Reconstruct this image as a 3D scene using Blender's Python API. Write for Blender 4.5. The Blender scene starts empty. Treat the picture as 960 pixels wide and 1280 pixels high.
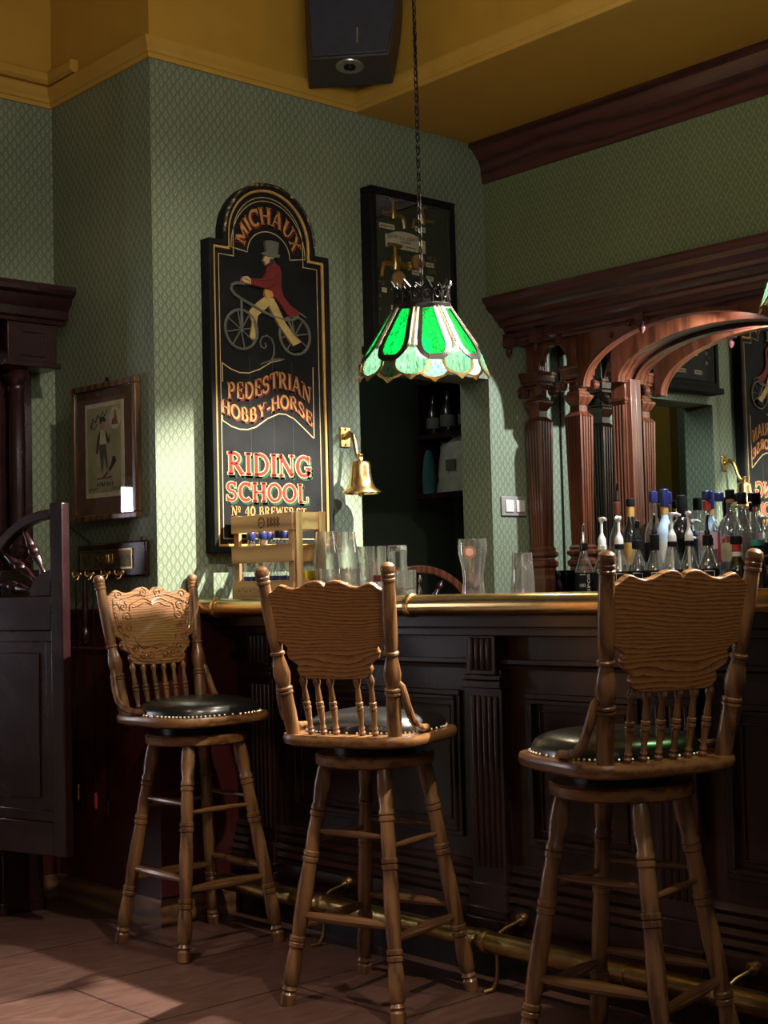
import bpy, bmesh, math, random
from mathutils import Vector, Matrix
random.seed(7)
PI = math.pi
COL = bpy.context.scene.collection

# ------------------------------------------------------------------ mesh builder
def lerp(a, b, t): return a + (b - a) * t

class MB:
    def __init__(s): s.v = []; s.f = []
    def add(s, vs, fs):
        n = len(s.v); s.v += [tuple(v) for v in vs]; s.f += [tuple(i + n for i in f) for f in fs]; return s
    def box(s, x0, x1, y0, y1, z0, z1):
        x0, x1 = sorted((x0, x1)); y0, y1 = sorted((y0, y1)); z0, z1 = sorted((z0, z1))
        return s.add([(x0,y0,z0),(x1,y0,z0),(x1,y1,z0),(x0,y1,z0),(x0,y0,z1),(x1,y0,z1),(x1,y1,z1),(x0,y1,z1)],
                     [(0,3,2,1),(4,5,6,7),(0,1,5,4),(1,2,6,5),(2,3,7,6),(3,0,4,7)])
    def prism(s, pts, d0, d1, ax='y'):
        n = len(pts)
        def P(a, b, d): return {'y': (a, d, b), 'x': (d, a, b), 'z': (a, b, d)}[ax]
        vs = [P(a, b, d0) for a, b in pts] + [P(a, b, d1) for a, b in pts]
        fs = [tuple(range(n)), tuple(range(2*n-1, n-1, -1))] + [(i, (i+1) % n, n+(i+1) % n, n+i) for i in range(n)]
        return s.add(vs, fs)
    def rings(s, loops, cap=True, closed=True):
        n = len(loops[0]); vs = [p for l in loops for p in l]; fs = []
        for k in range(len(loops)-1):
            for i in range(n if closed else n-1):
                j = (i+1) % n; fs.append((k*n+i, k*n+j, (k+1)*n+j, (k+1)*n+i))
        if cap: fs += [tuple(range(n-1, -1, -1)), tuple(range((len(loops)-1)*n, len(loops)*n))]
        return s.add(vs, fs)
    def lathe(s, prof, seg=24, o=(0,0,0), cap=True):
        return s.rings([[(o[0]+max(r,1e-4)*math.cos(2*PI*i/seg), o[1]+max(r,1e-4)*math.sin(2*PI*i/seg), o[2]+z) for i in range(seg)] for r, z in prof], cap)
    def turned(s, p0, p1, prof, seg=12):          # prof: (t along axis, radius)
        p0, p1 = Vector(p0), Vector(p1); d = p1 - p0; q = d.to_track_quat('Z', 'Y'); L = []
        for t, r in prof:
            c = p0 + d*t
            L.append([tuple(c + q @ Vector((r*math.cos(2*PI*i/seg), r*math.sin(2*PI*i/seg), 0))) for i in range(seg)])
        return s.rings(L)
    def tube(s, pts, r, seg=8, closed=False):
        P = [Vector(p) for p in pts]; n = len(P); L = []; prev = None
        for i in range(n):
            if closed: t = P[(i+1) % n] - P[i-1]
            else: t = P[min(i+1, n-1)] - P[max(i-1, 0)]
            t.normalize()
            if prev is None:
                u = t.orthogonal().normalized()
            else:
                u = (prev - t*prev.dot(t))
                u = u.normalized() if u.length > 1e-6 else t.orthogonal().normalized()
            prev = u; w = t.cross(u); rr = r[i] if isinstance(r, (list, tuple)) else r
            L.append([tuple(P[i] + rr*(math.cos(2*PI*k/seg)*u + math.sin(2*PI*k/seg)*w)) for k in range(seg)])
        if closed: L.append(L[0]); return s.rings(L, cap=False)
        return s.rings(L)
    def ball(s, c, r, seg=10, sx=1, sy=1, sz=1):
        n = max(4, seg//2+1)
        L = [[(c[0]+sx*r*math.sin(PI*k/n)*math.cos(2*PI*i/seg), c[1]+sy*r*math.sin(PI*k/n)*math.sin(2*PI*i/seg), c[2]-sz*r*math.cos(PI*k/n)) for i in range(seg)] for k in range(1, n)]
        return s.rings(L)
    def sweep_y(s, prof, y0, y1):                  # closed (x,z) profile swept along y
        return s.prism(prof, y0, y1, 'y')
    def xf(s, M):
        s.v = [tuple(M @ Vector(v)) for v in s.v]; return s
    def build(s, name, mat, parent=None, world=False, smooth=True, bevel=0, ang=35, loc=None, rot=None):
        me = bpy.data.meshes.new(name)
        vs = s.v
        if world and parent is not None:
            l = parent.location; vs = [(v[0]-l[0], v[1]-l[1], v[2]-l[2]) for v in vs]
        me.from_pydata(vs, [], s.f); me.update()
        bm = bmesh.new(); bm.from_mesh(me)
        bmesh.ops.recalc_face_normals(bm, faces=bm.faces[:]); bm.to_mesh(me); bm.free()
        if smooth:
            me.shade_smooth(); me.set_sharp_from_angle(angle=math.radians(ang))
        me.materials.append(mat)
        o = bpy.data.objects.new(name, me); COL.objects.link(o)
        if parent is not None: o.parent = parent
        if loc: o.location = loc
        if rot: o.rotation_euler = rot
        if bevel:
            b = o.modifiers.new('bevel', 'BEVEL'); b.width = bevel; b.segments = 2; b.limit_method = 'ANGLE'; b.angle_limit = math.radians(40)
        return o

def thing(name, label, cat, loc=(0,0,0), rz=0, group=None):
    o = bpy.data.objects.new(name, None); COL.objects.link(o); o.location = loc; o.rotation_euler = (0,0,rz); o.empty_display_size = .05
    return tag(o, label, cat, group)
def tag(o, label, cat, group=None):
    o['label'] = label; o['category'] = cat
    if group: o['group'] = group
    return o
def struct(o): o['kind'] = 'structure'; return o
def dup(root, loc=None, rz=None, label=None):
    r = root.copy(); COL.objects.link(r)
    if loc is not None: r.location = loc
    if rz is not None: r.rotation_euler = (0,0,rz)
    if label: r['label'] = label
    for ch in list(root.children):
        c = ch.copy(); COL.objects.link(c); c.parent = r
        for g in list(ch.children):
            d = g.copy(); COL.objects.link(d); d.parent = c
    return r

# ------------------------------------------------------------------ materials
class NT:
    def __init__(s, name):
        s.m = bpy.data.materials.new(name); s.m.use_nodes = True; s.t = s.m.node_tree; s.n = s.t.nodes; s.b = s.n['Principled BSDF']; s.out = s.n['Material Output']
    def node(s, typ, **kw):
        n = s.n.new(typ)
        for k, v in kw.items():
            if k in n.inputs: n.inputs[k].default_value = v
            else: setattr(n, k, v)
        return n
    def link(s, a, b): s.t.links.new(a, b)
    def math(s, op, a, b=None, c=None, clamp=False):
        n = s.n.new('ShaderNodeMath'); n.operation = op; n.use_clamp = clamp
        for i, x in enumerate((a, b, c)):
            if x is None: continue
            if isinstance(x, (int, float)): n.inputs[i].default_value = x
            else: s.link(x, n.inputs[i])
        return n.outputs[0]
    def obj(s): return s.node('ShaderNodeTexCoord').outputs['Object']
    def mapping(s, vec, scale=(1,1,1), loc=(0,0,0), rot=(0,0,0)):
        m = s.node('ShaderNodeMapping'); m.inputs['Scale'].default_value = scale; m.inputs['Location'].default_value = loc; m.inputs['Rotation'].default_value = rot
        s.link(vec, m.inputs['Vector']); return m.outputs[0]
    def noise(s, vec, scale=5, detail=4, rough=.5, dist=0):
        n = s.node('ShaderNodeTexNoise', Scale=scale, Detail=detail, Roughness=rough, Distortion=dist); s.link(vec, n.inputs['Vector']); return n.outputs['Fac']
    def ramp(s, fac, stops):
        r = s.node('ShaderNodeValToRGB'); e = r.color_ramp.elements
        while len(e) < len(stops): e.new(.5)
        for x, (p, c) in zip(e, stops): x.position = p; x.color = (*c, 1) if len(c) == 3 else c
        s.link(fac, r.inputs['Fac']); return r.outputs['Color']
    def mix(s, fac, a, b, typ='MIX'):
        n = s.node('ShaderNodeMix'); n.data_type = 'RGBA'; n.blend_type = typ
        for i, x in ((0, fac), (6, a), (7, b)):
            if isinstance(x, (int, float)): n.inputs[i].default_value = x
            elif isinstance(x, tuple): n.inputs[i].default_value = (*x, 1)
            else: s.link(x, n.inputs[i])
        return n.outputs[2]
    def bump(s, h, strength=.2, dist=.01):
        b = s.node('ShaderNodeBump', Strength=strength, Distance=dist); s.link(h, b.inputs['Height']); s.link(b.outputs[0], s.b.inputs['Normal'])
    def set(s, color=None, rough=.5, metal=0, spec=None, coat=0):
        if color is not None:
            if isinstance(color, tuple): s.b.inputs['Base Color'].default_value = (*color, 1)
            else: s.link(color, s.b.inputs['Base Color'])
        if isinstance(rough, (int, float)): s.b.inputs['Roughness'].default_value = rough
        else: s.link(rough, s.b.inputs['Roughness'])
        s.b.inputs['Metallic'].default_value = metal
        if spec is not None: s.b.inputs['Specular IOR Level'].default_value = spec
        if coat: s.b.inputs['Coat Weight'].default_value = coat; s.b.inputs['Coat Roughness'].default_value = .15
        return s

def plain(name, color, rough=.5, metal=0, var=.15, scale=30, spec=None, coat=0):
    t = NT(name); n = t.noise(t.obj(), scale, 4)
    a = tuple(c*(1-var) for c in color); b = tuple(min(1, c*(1+var)) for c in color)
    t.set(t.ramp(n, [(.3, a), (.7, b)]), t.math('MULTIPLY_ADD', n, .12, rough-.06), metal, spec, coat); return t.m

def wood(name, dark, light, axis='z', rough=.35, fine=1.0, bands=7.0, coat=.15, contrast=1.0):
    t = NT(name); o = t.obj()
    st = {'h': (.15,.15,1), 'x': (.12, 1, 1), 'y': (1, .12, 1), 'z': (1, 1, .12)}[axis]
    v = t.mapping(o, st)
    w = t.node('ShaderNodeTexWave', wave_type='BANDS', bands_direction={'h': 'Z', 'x': 'Z', 'y': 'Z', 'z': 'X'}[axis], Scale=bands, Distortion=9.0, Detail=3.0)
    w.inputs['Detail Scale'].default_value = 1.2; w.inputs['Detail Roughness'].default_value = .6; t.link(v, w.inputs['Vector'])
    pores = t.noise(t.mapping(o, tuple(x*(1 if x == 1 else .35) for x in st)), 260*fine, 2, .6)
    big = t.noise(o, 6, 2)
    f = t.math('ADD', t.math('MULTIPLY', w.outputs['Fac'], .55*contrast), t.math('MULTIPLY', pores, .45))
    f = t.math('ADD', f, t.math('MULTIPLY_ADD', big, .3, -.15), clamp=True)
    mid = tuple(lerp(a, b, .55) for a, b in zip(dark, light))
    t.set(t.ramp(f, [(.18, dark), (.42, mid), (.8, light)]), t.math('MULTIPLY_ADD', pores, .15, rough-.07), 0, None, coat)
    t.bump(pores, .12, .002); return t.m

def oak_panel():
    t = NT('golden_oak_panel'); o = t.obj(); sp = t.node('ShaderNodeSeparateXYZ'); t.link(o, sp.inputs[0])
    n = t.noise(t.mapping(o, (1,1.3,4)), 1.5, 2, .5); n2 = t.noise(t.mapping(o, (1,9,60)), 3, 2, .5)
    ph = t.math('ADD', t.math('MULTIPLY', sp.outputs[2], 100), t.math('ADD', t.math('MULTIPLY', n, 13.0), t.math('MULTIPLY', n2, .5)))
    f = t.math('FRACT', ph); pores = t.noise(t.mapping(o, (1,10,160)), 5, 3, .6)
    g = t.math('ADD', t.math('POWER', t.math('SUBTRACT', 1, f), .45), t.math('MULTIPLY_ADD', pores, .9, -.62), clamp=True)
    t.set(t.ramp(g, [(.10,(.065,.024,.007)),(.40,(.17,.072,.022)),(.70,(.27,.122,.038)),(.98,(.33,.155,.052))]), t.math('MULTIPLY_ADD', pores, .15, .3), 0, None, .2)
    t.bump(pores, .06, .001); return t.m

def wallpaper(name, dark, light, kind, ax):
    t = NT(name); o = t.obj(); sp = t.node('ShaderNodeSeparateXYZ'); t.link(o, sp.inputs[0])
    u = t.math('ADD', sp.outputs[0], sp.outputs[1]); z = sp.outputs[2]
    p = .034
    if kind == 'leaf':     # half-drop rows of upright leaf sprigs
        def sprig(du, dz):
            a = t.math('SUBTRACT', t.math('FRACT', t.math('MULTIPLY_ADD', u, 1/p, du)), .5)
            b = t.math('FRACT', t.math('MULTIPLY_ADD', z, 1/(p*1.3), dz))
            aa = t.math('ABSOLUTE', a)
            env = t.math('MULTIPLY', t.math('SINE', t.math('MULTIPLY', b, PI)), .27)
            inside = t.math('MULTIPLY', t.math('SUBTRACT', env, aa), 18, clamp=True)
            inside = t.math('MINIMUM', inside, 1.0)
            veins = t.math('GREATER_THAN', t.math('FRACT', t.math('MULTIPLY', t.math('SUBTRACT', b, t.math('MULTIPLY', aa, 1.5)), 3.0)), .38)
            return t.math('MULTIPLY', inside, veins)
        f = t.math('MAXIMUM', sprig(0, 0), sprig(.5, .5))
    else:                  # diamond trellis with a small dot in each cell
        p = .042
        a = t.math('ADD', t.math('MULTIPLY', u, 1/p), t.math('MULTIPLY', z, .62/p)); b = t.math('SUBTRACT', t.math('MULTIPLY', u, 1/p), t.math('MULTIPLY', z, .62/p))
        da = t.math('ABSOLUTE', t.math('SUBTRACT', t.math('FRACT', a), .5)); db = t.math('ABSOLUTE', t.math('SUBTRACT', t.math('FRACT', b), .5))
        l = t.math('MAXIMUM', t.math('GREATER_THAN', da, .43), t.math('GREATER_THAN', db, .43))
        d = t.math('LESS_THAN', t.math('ADD', t.math('MULTIPLY', da, da), t.math('MULTIPLY', db, db)), .02)
        f = t.math('MAXIMUM', t.math('MULTIPLY', l, .8), d)
    n = t.noise(o, 90, 3); big = t.noise(o, 1.6, 3)
    f2 = t.math('MULTIPLY', f, t.math('MULTIPLY_ADD', n, .8, .5), clamp=True)
    c = t.mix(f2, dark, light); c = t.mix(.25, c, t.ramp(big, [(.3, tuple(x*.7 for x in dark)), (.7, light)]))
    t.set(c, .62, 0, .35); t.bump(f, .12, .002); return t.m

def thin_glass(name, tint=(1,1,1), refl=.9, rough=.02, haze=0):
    t = NT(name); t.n.remove(t.b)
    tr = t.node('ShaderNodeBsdfTransparent', Color=(*tint, 1)); g = t.node('ShaderNodeBsdfGlossy', Color=(1,1,1,1), Roughness=rough)
    lw = t.node('ShaderNodeLayerWeight', Blend=.35); f = t.math('MULTIPLY_ADD', lw.outputs['Facing'], refl*.55, .05, clamp=True)
    m = t.node('ShaderNodeMixShader'); t.link(f, m.inputs[0]); t.link(tr.outputs[0], m.inputs[1]); t.link(g.outputs[0], m.inputs[2]); last = m.outputs[0]
    if haze:
        d = t.node('ShaderNodeBsdfDiffuse', Color=(.9,.9,.92,1)); h = t.node('ShaderNodeMixShader'); h.inputs[0].default_value = haze
        t.link(last, h.inputs[1]); t.link(d.outputs[0], h.inputs[2]); last = h.outputs[0]
    t.link(last, t.out.inputs[0]); return t.m

def emit(name, color, strength):
    t = NT(name); t.set(color, .4); t.b.inputs['Emission Color'].default_value = (*color, 1); t.b.inputs['Emission Strength'].default_value = strength; return t.m

def stained(name, c1, c2, scale=(14,14,3), gl=.12):
    t = NT(name); t.n.remove(t.b); n = t.noise(t.mapping(t.obj(), scale), 3.0, 4, .6, 1.2)
    col = t.ramp(n, [(.33, c1), (.62, c2)])
    tl = t.node('ShaderNodeBsdfTranslucent'); t.link(col, tl.inputs[0])
    tp = t.node('ShaderNodeBsdfTransparent'); t.link(col, tp.inputs[0])
    a = t.node('ShaderNodeMixShader'); a.inputs[0].default_value = .17; t.link(tl.outputs[0], a.inputs[1]); t.link(tp.outputs[0], a.inputs[2])
    g = t.node('ShaderNodeBsdfGlossy', Roughness=.15); b = t.node('ShaderNodeMixShader'); b.inputs[0].default_value = gl
    t.link(a.outputs[0], b.inputs[1]); t.link(g.outputs[0], b.inputs[2]); t.link(b.outputs[0], t.out.inputs[0]); return t.m

MAT = {}
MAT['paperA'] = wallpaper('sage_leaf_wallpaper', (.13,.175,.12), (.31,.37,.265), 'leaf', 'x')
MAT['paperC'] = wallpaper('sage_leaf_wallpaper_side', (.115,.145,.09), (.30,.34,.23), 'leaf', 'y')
MAT['paperB'] = wallpaper('green_trellis_wallpaper', (.125,.16,.075), (.23,.28,.145), 'trellis', 'y')
MAT['mustard'] = plain('mustard_paint', (.48,.28,.038), .55, var=.06, scale=8)
MAT['mustard2'] = plain('mustard_gloss_moulding', (.52,.31,.055), .4, var=.06, scale=8)
MAT['mahog'] = wood('dark_mahogany', (.006,.0025,.0025), (.024,.008,.008), 'y', .30, 1, 6)
MAT['mahogz'] = wood('dark_mahogany_upright', (.006,.0025,.0025), (.024,.008,.008), 'z', .30, 1, 6)
MAT['redwood'] = wood('red_brown_mahogany', (.045,.013,.006), (.15,.047,.022), 'z', .3, 1, 9, .15, .6)
MAT['cornicew'] = wood('cornice_mahogany', (.030,.009,.009), (.085,.026,.023), 'y', .33, 1, 6)
MAT['wains'] = plain('oxblood_painted_wainscot', (.070,.013,.015), .36, var=.12, scale=6)
MAT['doorw'] = plain('dark_lacquered_mahogany', (.020,.006,.008), .27, var=.25, scale=9, coat=.1)
MAT['oak_x'] = oak_panel()
MAT['oak_z'] = wood('golden_oak_turned', (.075,.032,.012), (.26,.130,.050), 'z', .34, 1, 9, .25, .7)
MAT['oak_s'] = wood('golden_oak_seat', (.085,.034,.011), (.30,.145,.052), 'x', .34, 1, 9, .25, .7)
MAT['oak_h'] = wood('golden_oak_rungs', (.075,.032,.012), (.25,.125,.048), 'h', .34, 1, 9, .25, .5)
MAT['leather'] = plain('black_leather', (.012,.012,.013), .30, var=.2, scale=120, coat=.3)
MAT['nail'] = plain('brass_nailheads', (.75,.66,.48), .28, 1)
MAT['brass'] = plain('polished_brass', (.68,.47,.20), .24, 1, .12, 14)
MAT['oldbrass'] = plain('aged_brass', (.52,.36,.14), .30, 1, .2, 20)
MAT['blackmetal'] = plain('blackened_metal', (.02,.018,.016), .4, .7)
MAT['black'] = plain('black_paint', (.010,.011,.012), .6, var=.25, scale=12, spec=.10)
MAT['gold'] = plain('gold_paint', (.50,.30,.09), .45, .15, spec=.15)
MAT['cream'] = plain('cream_line_paint', (.42,.33,.19), .55, spec=.15)
MAT['red'] = plain('red_sign_paint', (.32,.022,.016), .55, spec=.15)
MAT['orange'] = plain('ochre_letter_paint', (.46,.23,.08), .5, spec=.15)
MAT['darkred'] = plain('maroon_shadow_paint', (.12,.02,.018), .5, spec=.15)
MAT['greenp'] = plain('dark_green_shadow_paint', (.02,.06,.03), .5, spec=.15)
MAT['coat'] = plain('red_coat_paint', (.14,.024,.024), .5, spec=.15)
MAT['breech'] = plain('buff_breeches_paint', (.40,.29,.12), .5, spec=.15)
MAT['skin'] = plain('flesh_paint', (.45,.30,.18), .5, spec=.15)
MAT['greyp'] = plain('grey_paint', (.11,.11,.10), .5, spec=.15)
MAT['paper'] = plain('printed_card', (.70,.64,.48), .7, spec=.15)
MAT['printbg'] = plain('olive_print_paper', (.42,.42,.24), .7, var=.2, scale=14, spec=.15)
MAT['mat'] = plain('brown_picture_mount', (.16,.10,.07), .8, spec=.15)
MAT['darkprint'] = plain('dark_print_ink', (.035,.03,.035), .7, spec=.15)
MAT['redprint'] = plain('red_brown_print_ink', (.30,.10,.05), .7, spec=.15)
MAT['frame'] = wood('walnut_picture_frame', (.03,.014,.008), (.14,.07,.03), 'z', .35)
MAT['white'] = plain('white_plastic', (.72,.72,.70), .4, var=.04)
MAT['pine'] = wood('pale_pine', (.40,.23,.10), (.72,.47,.23), 'y', .6, 1, 5, 0)
MAT['pinez'] = wood('pale_pine_upright', (.40,.23,.10), (.72,.47,.23), 'z', .6, 1, 5, 0)
MAT['brand'] = plain('burnt_stamp', (.16,.085,.035), .8)
_g = thin_glass('clear_glass_wall', (.97,.98,.98), 1.5, .025, .025)
_t = _g.node_tree; _rf = _t.nodes.new('ShaderNodeBsdfGlass'); _rf.inputs['IOR'].default_value = 1.46; _rf.inputs['Roughness'].default_value = .0
_mx = _t.nodes.new('ShaderNodeMixShader'); _mx.inputs[0].default_value = .38; _out = _t.nodes['Material Output']; _last = _out.inputs[0].links[0].from_socket
_t.links.new(_last, _mx.inputs[1]); _t.links.new(_rf.outputs[0], _mx.inputs[2]); _t.links.new(_mx.outputs[0], _out.inputs[0]); MAT['glass'] = _g
MAT['pane'] = thin_glass('picture_glass', (.97,.97,.97), .35)
MAT['bottleglass'] = thin_glass('bottle_glass', (.92,.95,.94), 1.2, .03, .03)
MAT['greenglass'] = thin_glass('olive_bottle_glass', (.20,.24,.05), .9)
MAT['darkglass'] = plain('near_black_bottle_glass', (.008,.008,.009), .12, var=.2, coat=.5)
MAT['smokeglass'] = thin_glass('smoky_blue_glass', (.16,.19,.26), .8)
MAT['navy'] = plain('navy_blue_print', (.012,.02,.12), .4)
MAT['ltblue'] = plain('pale_blue_bottle', (.42,.58,.78), .3)
MAT['pink'] = plain('pink_label', (.72,.48,.52), .5)
MAT['teal'] = plain('teal_plastic', (.03,.20,.19), .4)
MAT['yellow'] = plain('yellow_card', (.85,.52,.05), .5)
MAT['syrup'] = plain('pale_syrup', (.62,.46,.36), .2)
MAT['redcap'] = plain('red_capsule', (.40,.03,.03), .3)
MAT['gin'] = thin_glass('pale_yellow_spirit', (.88,.86,.62), .6)
MAT['greenliq'] = thin_glass('green_liquid', (.25,.45,.15), .5)
MAT['silver'] = plain('brushed_steel', (.6,.6,.6), .3, 1)
MAT['spk'] = plain('dark_blue_grey_speaker', (.022,.032,.055), .5)
MAT['spk2'] = plain('dark_brown_grey_speaker', (.04,.035,.035), .55)
MAT['grnglass'] = stained('green_stained_glass', (.0,.07,.01), (.0,.46,.065), (34,34,6), .06)
MAT['tealglass'] = stained('streaky_teal_glass', (.01,.15,.075), (.22,.46,.40), (60,60,5))
MAT['bead'] = stained('white_glass_beads', (.38,.35,.32), (.55,.53,.50), (30,30,30), .12)
MAT['bulb'] = emit('lit_bulb', (1,.86,.62), 22)
MAT['led'] = emit('lit_lamp_lens', (1,.93,.82), 60)
MAT['daywin'] = emit('daylit_window_pane', (.92,.88,1.0), 14)
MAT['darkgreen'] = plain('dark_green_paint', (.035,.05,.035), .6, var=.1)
MAT['tealcloth'] = plain('teal_cloth', (.02,.10,.10), .8)
MAT['whitebag'] = plain('off_white_plastic_bag', (.42,.42,.36), .45)
MAT['cable'] = plain('grey_cable', (.2,.2,.18), .5)
m = NT('mirror_glass'); m.set((.80,.84,.82), .015, 1); MAT['mirror'] = m.m
def floor_mat():
    t = NT('dark_tiled_wood_floor'); o = t.obj()
    b = t.node('ShaderNodeTexBrick', Scale=1.0); b.inputs['Color1'].default_value = (.110,.056,.043,1); b.inputs['Color2'].default_value = (.095,.047,.036,1); b.inputs['Mortar'].default_value = (.02,.01,.008,1)
    b.inputs['Mortar Size'].default_value = .004; b.inputs['Brick Width'].default_value = .9; b.inputs['Row Height'].default_value = .45; t.link(o, b.inputs['Vector'])
    n = t.noise(t.mapping(o, (1,4,1)), 9, 5, .6); c = t.mix(.5, b.outputs['Color'], t.ramp(n, [(.3, (.06,.030,.024)), (.75, (.15,.078,.060))]))
    c = t.mix(t.math('MULTIPLY', b.outputs['Fac'], .8), c, (.02,.01,.008))
    t.set(c, t.math('MULTIPLY_ADD', n, .25, .3)); t.bump(b.outputs['Fac'], -.2, .002); return t.m
MAT['floor'] = floor_mat()
# ------------------------------------------------------------------ room shell
XO = -1.645      # outer corner (sign wall / side wall)
YD = .68         # entrance wall plane
ZT = 2.95        # top of the wallpaper
XS = -.70        # face of the bulkhead above the bar
ZC = 3.7
struct(MB().box(-6, 2.0, -7, 3.2, -.06, 0).build('floor', MAT['floor'], smooth=False))
struct(MB().box(-6, XS, -7, .9, ZC, ZC+.06).build('ceiling', MAT['mustard'], smooth=False))
struct(MB().box(XS, 1.2, -4.2, 0, ZT, ZC).build('ceiling_soffit', MAT['mustard'], smooth=False))
struct(MB().box(XO, -.72, 0, .17, 0, ZT).box(-.72, 0, 0, .17, 1.965, ZT).box(0, .75, 0, .17, 0, ZT).build('wall_rear', MAT['paperA'], smooth=False))
struct(MB().box(XO, XS, 0, .17, ZT, ZC).build('wall_rear_upper', MAT['mustard'], smooth=False))
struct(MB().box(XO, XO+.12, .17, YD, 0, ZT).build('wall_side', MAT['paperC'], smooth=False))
struct(MB().box(XO, XO+.12, .17, YD, ZT, ZC).build('wall_side_upper', MAT['mustard'], smooth=False))
struct(MB().box(-2.03, XO+.12, YD, YD+.12, 0, ZT).box(-3.1, -2.03, YD, YD+.12, 2.02, ZT).box(-6, -3.1, YD, YD+.12, 0, ZT).build('wall_entrance', MAT['paperA'], smooth=False))
struct(MB().box(-6, XO+.12, YD, YD+.12, ZT, ZC).build('wall_entrance_upper', MAT['mustard'], smooth=False))
struct(MB().box(0, .5, -4.2, 0, 2.28, ZT).build('wall_right', MAT['paperB'], smooth=False))
struct(MB().box(.45, .57, -4.2, 0, 0, 2.28).build('wall_alcove', MAT['paperA'], smooth=False))
# room behind the doorway
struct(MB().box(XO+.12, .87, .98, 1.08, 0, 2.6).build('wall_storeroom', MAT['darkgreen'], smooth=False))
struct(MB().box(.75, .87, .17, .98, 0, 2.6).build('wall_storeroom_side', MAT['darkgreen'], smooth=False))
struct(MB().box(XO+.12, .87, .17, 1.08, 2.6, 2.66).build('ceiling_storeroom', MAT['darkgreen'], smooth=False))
# vestibule beyond the entrance
struct(MB().box(-4.6, -1.5, 2.4, 2.5, 0, 2.9).build('wall_vestibule', MAT['mustard'], smooth=False))
struct(MB().box(-4.6, -1.5, .8, 2.5, 2.9, 2.96).build('ceiling_vestibule', MAT['mustard'], smooth=False))
struct(MB().box(-1.53, -1.45, .8, 2.4, 0, 2.9).build('wall_vestibule_side', MAT['mustard'], smooth=False))
w = struct(MB().box(-3.70, -3.64, 2.36, 2.40, .5, 1.75).box(-3.34, -3.28, 2.36, 2.40, .5, 1.75).box(-3.64, -3.34, 2.36, 2.40, .5, .56).box(-3.64, -3.34, 2.36, 2.40, 1.69, 1.75).build('window_1', MAT['white'], smooth=False))
MB().box(-3.64, -3.34, 2.385, 2.395, .56, 1.69).build('pane', MAT['daywin'], w, smooth=False)

def sweep_path(path, prof, z0):
    """profile (out, z) swept along a polyline; the room is on the right-hand side of the travel direction"""
    m = MB(); n = len(path); L = []
    for i, (x, y) in enumerate(path):
        def nrm(a, b):
            d = Vector((b[0]-a[0], b[1]-a[1])).normalized(); return Vector((d.y, -d.x))
        ns = ([nrm(path[i-1], path[i])] if i else []) + ([nrm(path[i], path[i+1])] if i < n-1 else [])
        if len(ns) == 2:
            b = (ns[0]+ns[1]).normalized(); b = b / b.dot(ns[0])
        else: b = ns[0]
        L.append([(x+b.x*o, y+b.y*o, z0+z) for o, z in prof])
    return m.rings(L)
crown = [(0,0),(.010,0),(.013,.014),(.020,.018),(.022,.030),(.032,.044),(.036,.058),(.036,.066),(0,.066)]
struct(sweep_path([(-6,YD),(XO,YD),(XO,0),(XS,0),(XS,-4.2)], crown, ZT).build('trim_1', MAT['mustard2'], ang=25))
small = [(0,0),(.022,0),(.034,.012),(.034,.038),(.028,.048),(0,.048)]
struct(sweep_path([(-6,YD),(XO,YD),(XO,YD-.20)], small, ZT+.085).build('trim_2', MAT['mustard2'], ang=25))
# dark wood cornice along the top of the right-hand wall
prof = [(0,2.79),(-.008,2.795),(-.012,2.82),(-.015,2.859),(-.028,2.888),(-.052,2.911),(-.062,2.925),(-.084,2.932),(-.084,2.949),(0,2.949)]
struct(MB().sweep_y(prof, -.001, -4.2).build('trim_3', MAT['cornicew'], ang=20))
# wainscot, cap rail and skirting on the rear, side and entrance walls
wp = [(-1.75,YD),(XO,YD),(XO,0),(-1.336,0)]
struct(sweep_path(wp, [(0,0),(.012,0),(.012,1.02),(0,1.02)], .0).build('trim_4', MAT['wains'], smooth=False))
struct(sweep_path(wp, [(0,0),(.014,0),(.020,.012),(.030,.02),(.030,.034),(.022,.042),(0,.042)], 1.02).build('trim_5', MAT['wains'], ang=25))
struct(sweep_path(wp, [(0,0),(.016,0),(.016,.008),(.013,.014),(.013,.030),(0,.030)], .905).build('trim_6', MAT['wains'], ang=25))
struct(sweep_path(wp, [(.012,0),(.026,0),(.026,.07),(.020,.085),(.012,.085)], 0).build('baseboard_rear', wood('worn_oak_skirting', (.08,.035,.018), (.22,.11,.05), 'y', .5), ang=25))

# ------------------------------------------------------------------ entrance surround (dark wood portal)
ENT = thing('doorway_surround', 'dark mahogany doorway surround with a turned column and a heavy cornice, at the left edge', 'door frame', (-1.9, .6, 0))
def ent(m, n, mat='doorw', **k): return m.build(n, MAT[mat], ENT, world=True, **k)
ent(MB().box(-2.03, -1.785, .60, .678, 0, 2.1), 'jamb_panel', bevel=.004)
ent(MB().box(-1.955, -1.80, .53, .60, 0, .24).box(-1.965, -1.79, .52, .60, 0, .045).box(-1.945, -1.81, .54, .60, .24, .27), 'plinth', bevel=.004)
ent(MB().box(-1.945, -1.81, .54, .60, .27, 1.20).box(-1.955, -1.80, .53, .60, 1.14, 1.20), 'pedestal', bevel=.004)
ent(MB().lathe([(.045,1.20),(.045,1.225),(.030,1.24),(.040,1.255),(.040,1.275),(.026,1.29),(.026,1.315),(.033,1.33),(.033,1.345),(.026,1.36),(.0275,1.38),(.0285,1.62),(.026,1.835),(.032,1.845),(.032,1.857),(.027,1.865),(.042,1.885),(.046,1.90),(.038,1.915),(.050,1.925),(.050,1.935)], 24, (-1.868,.555,0)), 'column')
ent(MB().box(-1.93, -1.735, .50, .678, 1.935, 2.085).box(-1.95, -1.725, .49, .678, 1.925, 1.945), 'capital_block', bevel=.003)
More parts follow.
